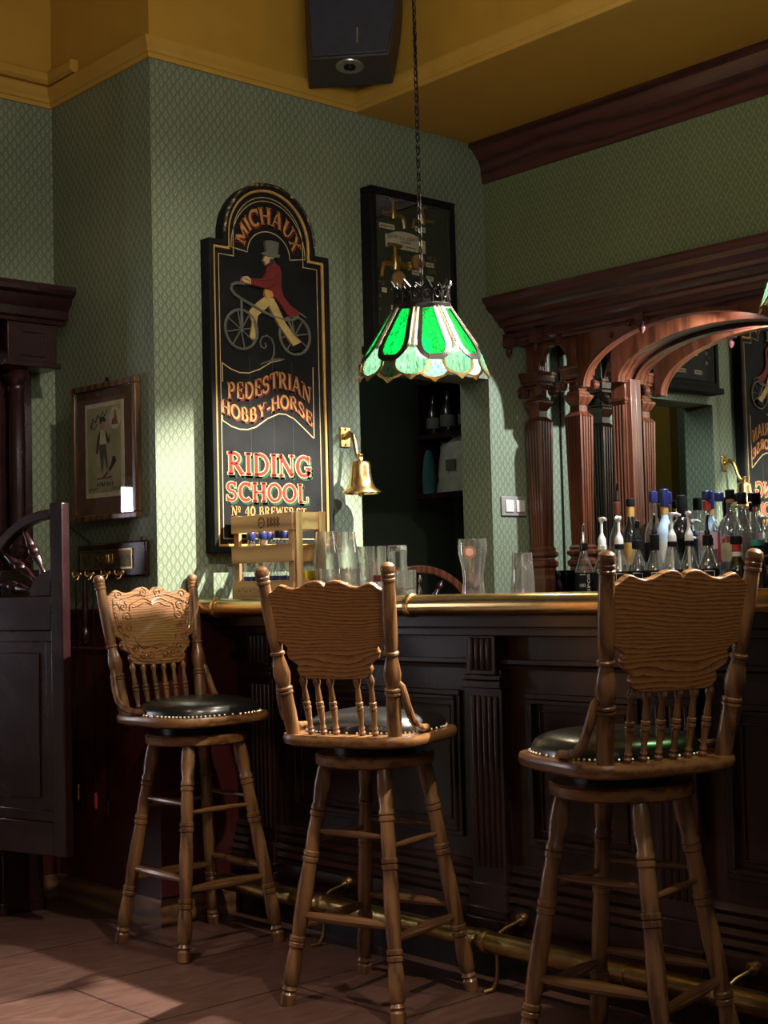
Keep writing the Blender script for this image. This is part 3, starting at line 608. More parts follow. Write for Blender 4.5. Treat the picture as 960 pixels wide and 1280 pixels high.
# ------------------------------------------------------------------ hand-made serif lettering
def arc(cx, cy, rx, ry, a0, a1, n=14): return [(cx+rx*math.cos(R(lerp(a0,a1,i/n))), cy+ry*math.sin(R(lerp(a0,a1,i/n)))) for i in range(n+1)]
TK, TN = .17, .075
def sf(*xy, w=.13): return [(TN, [(x-w, y), (x+w, y)]) for x, y in xy]
_o = arc(.42,.5,.32,.45,0,360,24)
_s = arc(.31,.74,.20,.225,35,265,12) + arc(.30,.27,.22,.24,85,-145,12)
GL = {
 'I': (.36, [(TK,[(.18,0),(.18,1)])]+sf((.18,.03),(.18,.97))),
 'H': (.82, [(TK,[(.17,0),(.17,1)]),(TK,[(.65,0),(.65,1)]),(TN,[(.17,.5),(.65,.5)])]+sf((.17,.03),(.17,.97),(.65,.03),(.65,.97))),
 'M': (1.02, [(TN,[(.15,0),(.15,1)]),(TK,[(.2,.98),(.5,.08)]),(TN,[(.5,.08),(.82,.98)]),(TK,[(.85,0),(.85,1)])]+sf((.15,.03),(.85,.03),w=.14)+sf((.13,.97),(.88,.97),w=.09)),
 'C': (.74, [(TK,arc(.42,.5,.31,.45,50,310)),(TN,[(.66,.66),(.66,.97)])]),
 'A': (.84, [(TN,[(.12,0),(.42,1)]),(TK,[(.40,1),(.70,0)]),(TN,[(.22,.33),(.6,.33)])]+sf((.12,.03),(.70,.03))),
 'U': (.82, [(TK,[(.18,1),(.18,.34)]),(TK*.8,arc(.41,.34,.23,.28,180,300,10)),(TN,arc(.41,.34,.23,.28,290,360,6)+[(.64,1)])]+sf((.18,.97),(.64,.97))),
 'X': (.82, [(TK,[(.16,1),(.66,0)]),(TN,[(.64,1),(.16,0)])]+sf((.16,.03),(.66,.03),(.16,.97),(.64,.97),w=.12)),
 'P': (.70, [(TK,[(.18,0),(.18,1)]),(TN,[(.18,.97),(.34,.97)]),(TN,[(.18,.48),(.34,.48)]),(.14,arc(.34,.725,.22,.235,90,-90))]+sf((.18,.03))+sf((.14,.97),w=.1)),
 'R': (.80, [(TK,[(.18,0),(.18,1)]),(TN,[(.18,.97),(.34,.97)]),(TN,[(.18,.5),(.34,.5)]),(.14,arc(.34,.735,.22,.225,90,-90)),(TK,[(.38,.5),(.68,.02)])]+sf((.18,.03))+sf((.14,.97),w=.1)+sf((.72,.03),w=.07)),
 'E': (.68, [(TK,[(.18,0),(.18,1)]),(TN,[(.12,.97),(.58,.97),(.58,.76)]),(TN,[(.18,.52),(.46,.52)]),(TN,[(.46,.40),(.46,.64)]),(TN,[(.12,.03),(.60,.03),(.60,.27)])]),
 'D': (.82, [(TK,[(.18,0),(.18,1)]),(TN,[(.12,.97),(.34,.97)]),(TN,[(.12,.03),(.34,.03)]),(TK*.9,arc(.34,.5,.36,.455,90,-90))]),
 'S': (.64, [(.135,_s),(TN,[(.50,.70),(.50,.97)]),(TN,[(.08,.03),(.08,.30)])]),
 'T': (.72, [(TK,[(.36,0),(.36,1)]),(TN,[(.07,.74),(.07,.97),(.65,.97),(.65,.74)])]+sf((.36,.03))),
 'N': (.84, [(TN,[(.16,0),(.16,1)]),(TK,[(.16,.98),(.66,.04)]),(TN,[(.68,0),(.68,1)])]+sf((.16,.03),(.68,.97),w=.12)+sf((.12,.97),w=.1)),
 'O': (.84, [(TK*.95,_o)]),
 'B': (.74, [(TK,[(.18,0),(.18,1)]),(TN,[(.12,.97),(.34,.97)]),(TN,[(.18,.53),(.36,.53)]),(TN,[(.12,.03),(.36,.03)]),(.13,arc(.34,.75,.19,.22,90,-90)),(.15,arc(.36,.28,.23,.25,90,-90))]),
 'Y': (.78, [(TK,[(.14,1),(.38,.48)]),(TN,[(.64,1),(.38,.48)]),(TK,[(.38,.5),(.38,0)])]+sf((.14,.97),(.64,.97),(.38,.03),w=.12)),
 'G': (.82, [(TK,arc(.42,.5,.31,.45,50,330)),(TN,[(.66,.66),(.66,.97)]),(TK,[(.66,.05),(.66,.42)])]+sf((.62,.43),w=.14)),
 'L': (.66, [(TK,[(.18,0),(.18,1)]),(TN,[(.12,.03),(.58,.03),(.58,.30)])]+sf((.18,.97))),
 'W': (1.1, [(TK,[(.14,1),(.36,.04)]),(TN,[(.36,.04),(.56,1)]),(TK,[(.54,1),(.76,.04)]),(TN,[(.76,.04),(.96,1)])]+sf((.14,.97),(.56,.97),(.96,.97),w=.1)),
 '-': (.42, [(.12,[(.06,.45),(.36,.45)])]), '.': (.26, [(.14,[(.06,.07),(.20,.07)])]), ' ': (.42, []),
 '4': (.74, [(TK,[(.52,0),(.52,1)]),(TN,[(.5,.98),(.08,.30),(.68,.30)])]+sf((.52,.03))), '0': (.74, [(TK,arc(.37,.5,.26,.45,0,360,22))]),
 'o': (.44, [(.09,arc(.2,.74,.13,.2,0,360,14)),(TN,[(.06,.4),(.34,.4)])]),
}
def lettering(s, mapf, y, grow=0.0, off=(0,0)):
    """flat painted letters; mapf takes (0..1 along the word, 0..1 height) to (x, z) on the board"""
    W = sum(GL[c][0] for c in s); x = 0; m = MB()
    for ch in s:
        adv, st = GL[ch]
        for w, P in st:
            Q = [P[0]]
            for a, b in zip(P[:-1], P[1:]):
                k = max(1, int(math.hypot(b[0]-a[0], b[1]-a[1])/.2))
                Q += [(lerp(a[0],b[0],i/k), lerp(a[1],b[1],i/k)) for i in range(1, k+1)]
            n = len(Q); L = []; closed = math.hypot(Q[0][0]-Q[-1][0], Q[0][1]-Q[-1][1]) < 1e-6 and n > 8
            for i in range(n):
                a, b = Q[max(i-1,0)], Q[min(i+1,n-1)]
                if closed and i in (0, n-1): a, b = Q[n-2], Q[1]
                dx, dy = b[0]-a[0], b[1]-a[1]; l = math.hypot(dx, dy) or 1; dx, dy = dx/l, dy/l
                h = w/2+grow; px, py = Q[i]
                if not closed and grow:
                    if i == 0: px -= dx*grow; py -= dy*grow
                    if i == n-1: px += dx*grow; py += dy*grow
                L.append(((px-dy*h, py+dx*h), (px+dy*h, py-dx*h)))
            vs = []
            for pr in L:
                for qx, qy in pr:
                    X, Z = mapf((x+qx)/W, qy); vs.append((X+off[0], y, Z+off[1]))
            m.add(vs, [(2*i, 2*i+1, 2*i+3, 2*i+2) for i in range(n-1)])
        x += adv
    return m
def interp(K, x):
    if x <= K[0][0]: return K[0][1]
    for (a, u), (b, v) in zip(K[:-1], K[1:]):
        if x <= b:
            t = (x-a)/(b-a); return lerp(u, v, t*t*(3-2*t)*.5+t*.5)
    return K[-1][1]
def flat_line(m, P, w, y, th=.0015, ax='xz'):
    n = len(P); vs = []
    for i in range(n):
        a, b = P[max(i-1,0)], P[min(i+1,n-1)]; dx, dy = b[0]-a[0], b[1]-a[1]; l = math.hypot(dx,dy) or 1; dx, dy = dx/l*w/2, dy/l*w/2
        for s in (1,-1): vs.append((P[i][0]-s*dy, y, P[i][1]+s*dx))
    return m.add(vs, [(2*i,2*i+1,2*i+3,2*i+2) for i in range(n-1)])

# ------------------------------------------------------------------ tall pub sign
SG = thing('pub_sign', 'tall black arched sign of a top-hatted rider on a two-wheeler above RIDING SCHOOL', 'sign', (-1.175, 0, 1.24))
def so_outline(d, n=24):
    rx = .207-d
    return [(-.272+d, d), (-.272+d, 1.103-d), (-rx, 1.103-d), (-rx, 1.13)] + [(rx*math.cos(PI-PI*i/n), 1.13+rx*math.sin(PI-PI*i/n)) for i in range(1, n)] + [(rx, 1.13), (rx, 1.103-d), (.272-d, 1.103-d), (.272-d, d)]
FB = -.040
MB().prism(so_outline(.004), -.002, FB, 'y').build('board', MAT['black'], SG, bevel=.002)
def ring(d0, d1, y0, y1):
    a, b = so_outline(d0), so_outline(d1); n = len(a); m = MB()
    return m.rings([[(p[0],y0,p[1]) for p in a], [(p[0],y1,p[1]) for p in a], [(p[0],y1,p[1]) for p in b], [(p[0],y0,p[1]) for p in b], [(p[0],y0,p[1]) for p in a]], cap=False)
chip = NT('chipped_black_gilt'); cn = chip.noise(chip.mapping(chip.obj(), (1,1,1)), 55, 3, .7)
chip.set(chip.ramp(cn, [(.52,(.013,.012,.012)),(.60,(.36,.24,.08)),(.70,(.50,.42,.28))]), .45)
sgf = ring(0, .020, -.002, FB-.014).build('sign_frame', MAT['black'], SG, bevel=.003)
an = 24
MB().tube([((.207-.004)*math.cos(PI-PI*i/an), FB-.013, 1.13+(.207-.004)*math.sin(PI-PI*i/an)) for i in range(an+1)], .006, 8).build('chipped_edge', chip.m, sgf)
ring(.020, .030, FB+.004, FB-.008).build('gilt_bead', MAT['gold'], SG, bevel=.003)
ring(.0475, .0505, FB+.002, FB-.0012).build('cream_line', MAT['cream'], SG, smooth=False)
def sgl(m, n, mat): return m.build(n, MAT[mat], SG, smooth=False)
m = MB(); CZ_ = 1.085
flat_line(m, arc(0,CZ_,.168,.190,180,0,28)+[(.096,1.073)]+arc(0,CZ_-.008,.096,.086,0,180,20)+[(-.168,CZ_)], .0032, FB-.0012)
sgl(m, 'arch_line', 'cream')
def micha(x, y): a = R(lerp(172, 10, x)); return (lerp(.110,.153,y)*math.cos(a), CZ_+lerp(.104,.168,y)*math.sin(a))
lt = sgl(lettering('MICHAUX', micha, FB-.0015, .06, (.003,-.004)), 'michaux_shadow', 'darkred')
sgl(lettering('MICHAUX', micha, FB-.0022, .0), 'michaux_lettering', 'orange')
pk = [(-.196,.540),(-.108,.546),(-.059,.562),(.027,.596),(.10,.590),(.18,.548)]
def pedm(x, y): X = lerp(-.198,.182,x); return (X, interp(pk,X)+.060*y)
sgl(lettering('PEDESTRIAN', pedm, FB-.0015, .055, (.003,-.004)), 'pedestrian_shadow', 'darkred'); sgl(lettering('PEDESTRIAN', pedm, FB-.0022), 'pedestrian_lettering', 'orange')
hk = [(-.222,.490),(-.145,.468),(-.10,.463),(-.03,.490),(.03,.522),(.10,.520),(.19,.462)]
def hobm(x, y): X = lerp(-.226,.186,x); return (X, interp(hk,X)+.050*y)
sgl(lettering('HOBBY-HORSE', hobm, FB-.0015, .055, (.003,-.004)), 'hobby_shadow', 'darkred'); sgl(lettering('HOBBY-HORSE', hobm, FB-.0022), 'hobby_lettering', 'orange')
def boxm(x0, x1, z0, z1): return lambda x, y: (lerp(x0,x1,x), lerp(z0,z1,y))
for word, mp, nm in (('RIDING', boxm(-.205,.178,.276,.352), 'riding'), ('SCHOOL', boxm(-.212,.160,.182,.248), 'school')):
    sgl(lettering(word, mp, FB-.0013, .06, (.006,-.007)), nm+'_shadow', 'greenp'); sgl(lettering(word, mp, FB-.0020, .036), nm+'_outline', 'cream'); sgl(lettering(word, mp, FB-.0027, -.006), nm+'_lettering', 'red')
sgl(lettering('No 40 BREWER', boxm(-.190,.092,.130,.164), FB-.0020), 'address_lettering', 'orange'); sgl(lettering('ST.', boxm(.100,.158,.136,.162), FB-.0020), 'street_lettering', 'orange')
m = MB()
tl = [(-.216,.667),(-.18,.648),(-.141,.638),(-.10,.640),(-.053,.657),(.0,.687),(.057,.702)]
flat_line(m, tl, .004, FB-.0014); flat_line(m, [(-.216,.668),(-.216,.60)], .004, FB-.0014); flat_line(m, [(-.219,.50),(-.219,.463),(-.18,.444),(-.146,.436),(-.11,.437),(-.076,.447),(-.02,.482),(.03,.502),(.061,.502),(.10,.488),(.15,.452),(.190,.421)], .004, FB-.0014); flat_line(m, [(.192,.421),(.194,.685)], .004, FB-.0014)
sgl(m, 'banner_outline', 'cream')
m = MB(); m.tube([(x, FB-.003, z) for x, z in [(.057,.702),(.02,.700),(-.01,.690),(-.05,.675)]], .003, 6)
m.tube([(x, FB-.003, z) for x, z in [(.0,.694),(.012,.715),(.014,.745),(.004,.772),(-.018,.782),(-.040,.774),(-.050,.755),(-.044,.738),(-.030,.734),(-.022,.744),(-.028,.754)]], .0035, 6)
sgl(m, 'scroll', 'greyp')
m = MB()
for x in (-.096, .006, .095): m.box(x-.0012, x+.0012, FB-.0008, FB+.001, .055, .70)
sgl(m, 'plank_joints', 'darkprint')
# carved rider in low relief
def relief(n, pts, mat, d=.007, y=0): return MB().prism(pts, FB+.001, FB-d-y, 'y').build(n, MAT[mat], SG, bevel=.002)
for cx, cz in ((-.133,.792),(.109,.794)):
    m = MB()
    m.tube([(cx+.070*math.cos(2*PI*i/36), FB-.005, cz+.070*math.sin(2*PI*i/36)) for i in range(36)], .0055, 6, closed=True)
    for k in range(8): a = 2*PI*k/8+.2; m.tube([(cx+.008*math.cos(a), FB-.004, cz+.008*math.sin(a)), (cx+.068*math.cos(a), FB-.004, cz+.068*math.sin(a))], .0028, 6)
    m.tube([(cx, FB-.0, cz), (cx, FB-.009, cz)], .010, 10)
    sgl(m, 'wheel', 'greyp')
m = MB()
m.tube([(x, FB-.007, z) for x, z in [(-.115,.957),(-.150,.957),(-.172,.948),(-.176,.93),(-.160,.914),(-.135,.902),(-.091,.887),(-.04,.867),(.0,.856),(.061,.846),(.10,.85),(.127,.866)]], .006, 8)
m.tube([(x, FB-.007, z) for x, z in [(-.133,.902),(-.131,.796)]], .0055, 8); m.tube([(x, FB-.006, z) for x, z in [(.075,.852),(.109,.794)]], .005, 8)
m.tube([(x, FB-.006, z) for x, z in [(.06,.90),(.10,.892),(.14,.876),(.162,.866)]], .004, 8)
m.tube([(x, FB-.007, z) for x, z in [(-.064,.765),(-.072,.80),(-.080,.83)]], .004, 8)
sgl(m, 'velocipede_frame', 'greyp')
relief('front_leg', [(-.022,.925),(-.060,.898),(-.092,.868),(-.098,.855),(-.084,.823),(-.096,.770),(-.090,.762),(-.074,.762),(-.066,.80),(-.062,.835),(-.058,.85),(-.02,.880),(.0,.90)], 'breech', .008)
relief('rear_leg', [(-.016,.920),(.010,.922),(.034,.885),(.061,.838),(.10,.795),(.134,.772),(.130,.758),(.098,.752),(.068,.785),(.042,.814),(.015,.85),(-.006,.880)], 'breech', .012)
relief('boot', [(.096,.754),(.134,.772),(.142,.752),(.120,.738),(.088,.730),(.080,.738)], 'black', .014)
relief('coat', [(-.012,1.043),(.016,1.053),(.040,1.042),(.050,1.020),(.047,.965),(.056,.935),(.085,.905),(.125,.884),(.132,.872),(.100,.866),(.090,.852),(.066,.873),(.040,.905),(.012,.925),(-.004,.930),(-.026,.950),(-.022,.985),(-.020,1.015)], 'coat', .012)
relief('sleeve', [(.020,1.035),(.034,1.005),(.012,.968),(-.024,.950),(-.092,.957),(-.094,.978),(-.036,.985),(-.014,1.02)], 'coat', .017)
relief('waistcoat', [(-.027,.950),(.004,.945),(.010,.925),(-.022,.916),(-.030,.93)], 'orange', .013)
relief('hand', [(-.092,.957),(-.118,.958),(-.132,.966),(-.126,.982),(-.108,.986),(-.094,.978)], 'skin', .016)
relief('face', [(-.024,1.074),(.014,1.074),(.018,1.055),(.006,1.040),(-.010,1.033),(-.022,1.038),(-.026,1.048),(-.034,1.053),(-.028,1.060)], 'skin', .012)
relief('beard', [(-.004,1.062),(.016,1.066),(.014,1.050),(-.002,1.036),(-.018,1.034),(-.020,1.042),(-.008,1.046)], 'darkprint', .014)
relief('top_hat', [(-.020,1.084),(-.024,1.126),(.006,1.131),(.038,1.127),(.032,1.084),(.044,1.080),(.036,1.070),(.0,1.068),(-.030,1.070),(-.044,1.078),(-.032,1.083)], 'greyp', .015)
m = MB()
m.tube([(x, FB-.016, z) for x, z in [(-.122,.974),(-.10,.970)]], .0012, 5)
m.tube([(x, FB-.018, z) for x, z in [(-.06,.975),(.0,.985),(.025,1.01)]], .0012, 5)
sgl(m, 'carved_lines', 'darkprint')

# ------------------------------------------------------------------ tap display case
TC = thing('tap_display_case', 'black glazed display case of old brass taps and labels on the wall above the doorway', 'display case', (-.466, 0, 2.035))
HW, HH = .228, .622
MB().box(-HW+.01, HW-.01, -.002, -.030, .012, HH-.012).build('back_board', MAT['black'], TC, smooth=False)
m = MB()
for (x0,x1,z0,z1) in ((-HW,HW,HH-.026,HH),(-HW,HW,0,.026),(-HW,-HW+.026,.026,HH-.026),(HW-.026,HW,.026,HH-.026)): m.box(x0,x1,-.002,-.066,z0,z1)
for (x0,x1,z0,z1) in ((-HW+.026,HW-.026,HH-.036,HH-.026),(-HW+.026,HW-.026,.026,.036),(-HW+.026,-HW+.036,.036,HH-.036),(HW-.036,HW-.026,.036,HH-.036)): m.box(x0,x1,-.040,-.058,z0,z1)
m.build('case_frame', MAT['black'], TC, bevel=.003)
MB().box(-HW-.012, HW+.012, -.002, -.085, -.03, 0).build('ledge', MAT['black'], TC, bevel=.004)
MB().box(-HW+.03, HW-.03, -.059, -.061, .03, HH-.03).build('pane', MAT['pane'], TC, smooth=False)
YB = -.030
def tapmesh(cx, cz, s, flip=1):
    m = MB(); y = YB-.018*s
    m.tube([(cx-flip*.06*s,y,cz),(cx-flip*.01*s,y,cz),(cx+flip*.035*s,y,cz),(cx+flip*.048*s,y,cz-.006*s),(cx+flip*.054*s,y,cz-.025*s),(cx+flip*.056*s,y,cz-.045*s)], [.009*s,.010*s,.010*s,.010*s,.009*s,.008*s], 10)
    m.lathe([(.013*s,-.018*s),(.015*s,0),(.013*s,.018*s),(.008*s,.028*s),(.008*s,.046*s),(.006*s,.05*s)], 12, (cx,y,cz))
    m.tube([(cx-.024*s,y,cz+.055*s),(cx+.024*s,y,cz+.055*s)], .006*s, 8); m.turned((cx-flip*.06*s,y,cz),(cx-flip*.052*s,y,cz),[(0,.014*s),(1,.014*s)])
    return m
def W2(x, z): return (x+.016, z-2.035)      # measured (x from -0.45, z) to case coordinates
for (x, z, s, f) in ((-.115,2.563,1.05,1),(.045,2.566,.95,-1),(-.115,2.366,1.35,-1)):
    a, b = W2(x, z); tapmesh(a, b, s, f).build('brass_tap', MAT['oldbrass'], TC)
a, b = W2(-.035, 2.466)
pl = MB().prism([(a-.107,b-.030),(a+.107,b-.030),(a+.107,b+.022)]+arc(a,b+.0,.107,.042,31,149,14)+[(a-.107,b+.022)], YB, YB-.003, 'y').build('name_plate', MAT['paper'], TC, smooth=False)
def dark_text(s, cx, cz, h, w, y, parent, mat='darkprint', curve=0):
    f = lambda u, v: (cx-w/2+w*u, cz+h*v-h/2 - curve*(2*u-1)**2)
    return lettering(s, f, y).build('lettering', MAT[mat], parent, smooth=False)
GL['J'] = (.5, [(TK,[(.3,1),(.3,.25)]),(TN,arc(.17,.25,.13,.22,0,-150,8))]+sf((.3,.97))); GL['&'] = (.7, [(.1,arc(.3,.75,.14,.2,-60,240,12)+[(.62,.04)]),(.1,arc(.3,.26,.22,.23,60,330,12)+[(.62,.45)])])
dark_text('ELIJAH SCH', a-.052, b+.018, .014, .092, YB-.0035, pl, curve=.006); dark_text('RIGGER & SONS', a+.053, b+.018, .012, .095, YB-.0035, pl, curve=.006)
m = MB()
for (x0, x1, z) in ((-.03,.03,-.001),(-.05,-.01,-.018),(.005,.055,-.018)):
    n = int((x1-x0)/.006)
    for i in range(n): m.box(a+x0+i*.006, a+x0+i*.006+.0042, YB-.003, YB-.0034, b+z-.003+.001*(i % 2), b+z+.003)
m.build('small_print', MAT['darkprint'], pl, smooth=False)
def card(x0, x1, z0, z1):
    a0, b0 = W2(x0, z0); a1, b1 = W2(x1, z1)
    o = MB().box(a0, a1, YB, YB-.002, b0, b1).build('caption_card', MAT['paper'], TC, smooth=False)
    if x1-x0 > .03:
        m = MB(); n = int((a1-a0-.012)/.0055)
        for i in range(n): m.box(a0+.006+i*.0055, a0+.006+i*.0055+.0038, YB-.002, YB-.0024, (b0+b1)/2-.003, (b0+b1)/2+.003-.001*(i % 3))
        m.build('small_print', MAT['darkprint'], o, smooth=False)
for c in ((-.173,-.093,2.508,2.528),(.020,.076,2.522,2.542),(-.112,-.066,2.383,2.405),(-.004,.044,2.343,2.363),(.075,.117,2.385,2.403),(.075,.113,2.329,2.348),(-.206,-.185,2.258,2.274),(-.168,-.142,2.254,2.272),(-.118,-.062,2.268,2.282),(-.206,-.186,2.200,2.218),(-.206,-.186,2.152,2.170),(-.12,-.06,2.19,2.208),(0,.06,2.25,2.268),(.07,.12,2.25,2.268),(0,.06,2.19,2.208),(.07,.12,2.16,2.178),(-.15,-.09,2.10,2.120),(-.02,.05,2.10,2.120),(.08,.12,2.09,2.11)): card(*c)
for x, z, r in ((.028,2.396,.031),(-.079,2.312,.034)):
    a, b = W2(x, z); MB().turned((a,YB,b),(a,YB-.014,b),[(0,r),(.7,r),(.9,r*.93),(1,r*.5)],24).build('wooden_disc', MAT['orange'], TC)
for x, z in ((.085,2.418),(.108,2.416),(.085,2.362),(.108,2.362),(-.195,2.29),(-.175,2.285),(-.195,2.235),(-.195,2.185)):
    a, b = W2(x, z); MB().turned((a,YB,b+.008),(a,YB-.02,b-.004),[(0,.005),(.5,.009),(1,.006)],10).build('small_spigot', MAT['oldbrass'], TC)

# ------------------------------------------------------------------ brass bell on its bracket
BL = thing('brass_bell', 'polished brass bell on a curved wall bracket beside the doorway', 'bell', (-.80, 0, 1.685))
MB().box(-.024,.024,-.001,-.007,-.045,.032).build('wall_plate', MAT['oldbrass'], BL, bevel=.002)
m = MB()
for z in (-.036,.023): m.turned((0,-.007,z),(0,-.011,z),[(0,.005),(1,.003)],8)
m.build('screws', MAT['oldbrass'], BL)
MB().tube([(0,-.007,-.006),(0,-.030,.004),(-.002,-.052,-.006),(-.004,-.064,-.032),(-.006,-.072,-.066),(-.010,-.084,-.090),(-.014,-.098,-.098),(-.015,-.110,-.094)], [.011,.012,.010,.009,.0085,.008,.008,.008], 12).build('bracket_arm', MAT['oldbrass'], BL)
bell = MB().lathe([(.004,-.078),(.010,-.080),(.011,-.088),(.006,-.094),(.008,-.104),(.030,-.108),(.035,-.114),(.037,-.124),(.040,-.160),(.046,-.190),(.056,-.208),(.072,-.220),(.074,-.226),(.069,-.228),(.050,-.212),(.036,-.18),(.030,-.12)], 40, (-.015,-.105,0)).build('bell_body', MAT['brass'], BL, ang=50)
MB().ball((-.015,-.105,-.228), .012, 12).tube([(-.015,-.105,-.225),(-.015,-.105,-.13)], .003, 6).build('clapper', MAT['oldbrass'], BL)

# ------------------------------------------------------------------ pendants
TIP = 7
def pendant(label, loc, a0):
    t = thing('pendant_lamp', label, 'pendant lamp', loc, 0, 'stained glass pendants over the bar')
    def S(adeg, v, dr=0):
        a = R(adeg); r = .088+.104*v if v < 1 else .192+.045*(v-1)
        r += dr; return (r*math.cos(a), r*math.sin(a), .245-.160*v)
    def hw(v):       # half angle of a panel glass
        w = lerp(10, 14.2, v)
        if v > .66: w *= math.sqrt(max(0, 1-((v-.66)/.34)**2))*.95+.05
        if v < .06: w *= .75+.25*v/.06
        return w
    vs = [0.0,.03,.06,.2,.4,.6,.75,.80,.85,.89,.93,.96,.985,1.0]
    for k in range(8):
        c = a0+45*k
        m = MB(); n = 6
        m.rings([[S(c+hw(.05+v*.92)*(-1+2*i/n), .05+.92*v) for i in range(n+1)] for v in vs], cap=False, closed=False)
        g = m.build('glass_panel', MAT['grnglass'], t)
        inner = [(hw(.05+v*.92), .05+.92*v) for v in vs]; 
        def frame_out(v):
            w = lerp(16.2, 19.0, v)
            if v > .66: w *= math.sqrt(max(0, 1-((v-.66)/.44)**2))*.94+.06
            return w
        loops = []
        vo = [lerp(-.02, 1.09, v) for v in vs]
        left = [(-frame_out(v), v) for v in vo]; li = [(-w, v) for w, v in inner]
        L = left + [(-a_, b_) for a_, b_ in left[::-1]]; I = li + [(-a_, b_) for a_, b_ in li[::-1]]
        m = MB(); m.rings([[S(c+a_, b_, .003) for a_, b_ in L], [S(c+a_, b_, .005) for a_, b_ in L], [S(c+a_, b_, .005) for a_, b_ in I], [S(c+a_, b_, -.002) for a_, b_ in I], [S(c+a_, b_, -.002) for a_, b_ in L], [S(c+a_, b_, .003) for a_, b_ in L]], cap=False)
        m.build('panel_frame', MAT['blackmetal'], t, smooth=False)
        # beaded strip and scallop between panels
        d = c+22.5
        m = MB()
        for i in range(26): v = lerp(0, .80, i/25); p = S(d, v, .004); m.ball(p, .0042+.0022*v, 6)
        m.rings([[S(d+lerp(6.3,3.6,min(v,1))*s, v, .0) for s in (-1,0,1)] for v in (-.02,.3,.6,.85)], cap=False, closed=False)
        m.build('bead_strip', MAT['bead'], t)
        half = [(3.0,.78),(6.0,.90),(12.0,1.0),(14.6,1.08),(14.8,1.16),(13.0,1.24),(9.5,1.305),(5.0,1.345),(.01,1.36)]
        m = MB(); m.rings([[S(d+w*s, v) for s in (-1,-.5,0,.5,1)] for w, v in half], cap=False, closed=False)
        m.build('scallop_glass', MAT['tealglass'], t)
        ho = [(3.2,.74),(7.2,.88),(14.0,.99),(16.9,1.07),(17.2,1.17),(15.2,1.265),(11.0,1.34),(5.0,1.385),(.01,1.47)]
        L = [(-w, v) for w, v in ho] + [(w, v) for w, v in ho[-2::-1]]; I = [(-w, v) for w, v in half] + [(w, v) for w, v in half[-2::-1]]
        m = MB(); m.rings([[S(d+w, v, .003) for w, v in L], [S(d+w, v, .003) for w, v in I], [S(d+w, v, -.002) for w, v in I], [S(d+w, v, -.002) for w, v in L], [S(d+w, v, .003) for w, v in L]], cap=False, closed=False)
        m.build('scallop_rim', MAT['oldbrass'], t, smooth=False)
    m = MB().lathe([(.086,.238),(.094,.243),(.094,.254),(.086,.258),(.084,.25)], 48)
    for k in range(16):
        a = R(22.5*k+a0); ca, sa = math.cos(a), math.sin(a); ta = (-sa, ca)
        def q(u, z, r): return (r*ca+ta[0]*u, r*sa+ta[1]*u, z)
        hgt = .326 if k % 2 == 0 else .314
        m.tube([q(-.017,.256,.086), q(-.018,.285,.085), q(-.014,.304,.088), q(0,hgt,.097), q(.014,.304,.088), q(.018,.285,.085), q(.017,.256,.086)], .0038, 6)
        m.tube([q(.010*math.cos(b), .283+.012*math.sin(b), .087) for b in [2*PI*i/10 for i in range(10)]], .0032, 6, closed=True)
        m.tube([q(-.012,.300,.089), q(-.005,.306,.092), q(0,.298,.090), q(.005,.306,.092), q(.012,.300,.089)], .0028, 6)
        m.rings([[q(-.018,.256,.0845), q(.018,.256,.0845)], [q(-.018,.294,.0835), q(.018,.294,.0835)], [q(-.010,.306,.086), q(.010,.306,.086)]], cap=False, closed=False)
    m.build('crown_gallery', MAT['blackmetal'], t)
    MB().lathe([(.085,.246),(.05,.262),(.020,.275),(.014,.30),(.008,.315)], 24).build('cap', MAT['blackmetal'], t)
    MB().lathe([(.016,.262),(.016,.165)], 16).build('lamp_holder', MAT['blackmetal'], t)
    MB().lathe([(.012,.168),(.014,.158),(.027,.128),(.029,.112),(.024,.096),(.012,.086),(.003,.084)], 20).build('bulb', MAT['bulb'], t)
    # the shade hangs slightly tipped
    tx = Matrix.Translation((0,0,.31)) @ Matrix.Rotation(R(TIP), 4, Vector((.744,-.668,0))) @ Matrix.Translation((0,0,-.31))
    for c_ in t.children:
        c_.data.transform(tx)
    # chain to the ceiling with a cord threaded through
    zt = ZC-loc[2]; ch = MB(); z = .31; i = 0
    while z < zt-.01:
        l, w = .014, .0065
        P = [((w*math.cos(b)) if i % 2 == 0 else 0, (w*math.cos(b)) if i % 2 else 0, z+l+l*math.sin(b)) for b in [2*PI*j/10 for j in range(10)]]
        ch.tube(P, .0022, 5, closed=True); z += .0215; i += 1
    c = ch.build('chain', MAT['blackmetal'], t)
    MB().tube([(.004,.002,.30),(.005,-.003,.9),(-.003,.004,1.3),(.003,0,zt)], .0028, 6).build('cord', MAT['blackmetal'], c)
    return t
pendant('green stained glass pendant lamp in full view, hanging over the bar', (-1.165,-.825,1.755), 238)
pendant('green stained glass pendant lamp mostly cut off by the right edge', (-1.165,-2.33,1.735), 243)

# ------------------------------------------------------------------ loudspeaker
SP = thing('loudspeaker', 'dark blue loudspeaker tilted down in the corner under the ceiling', 'loudspeaker', (-.905,-.237,2.995), R(-49))
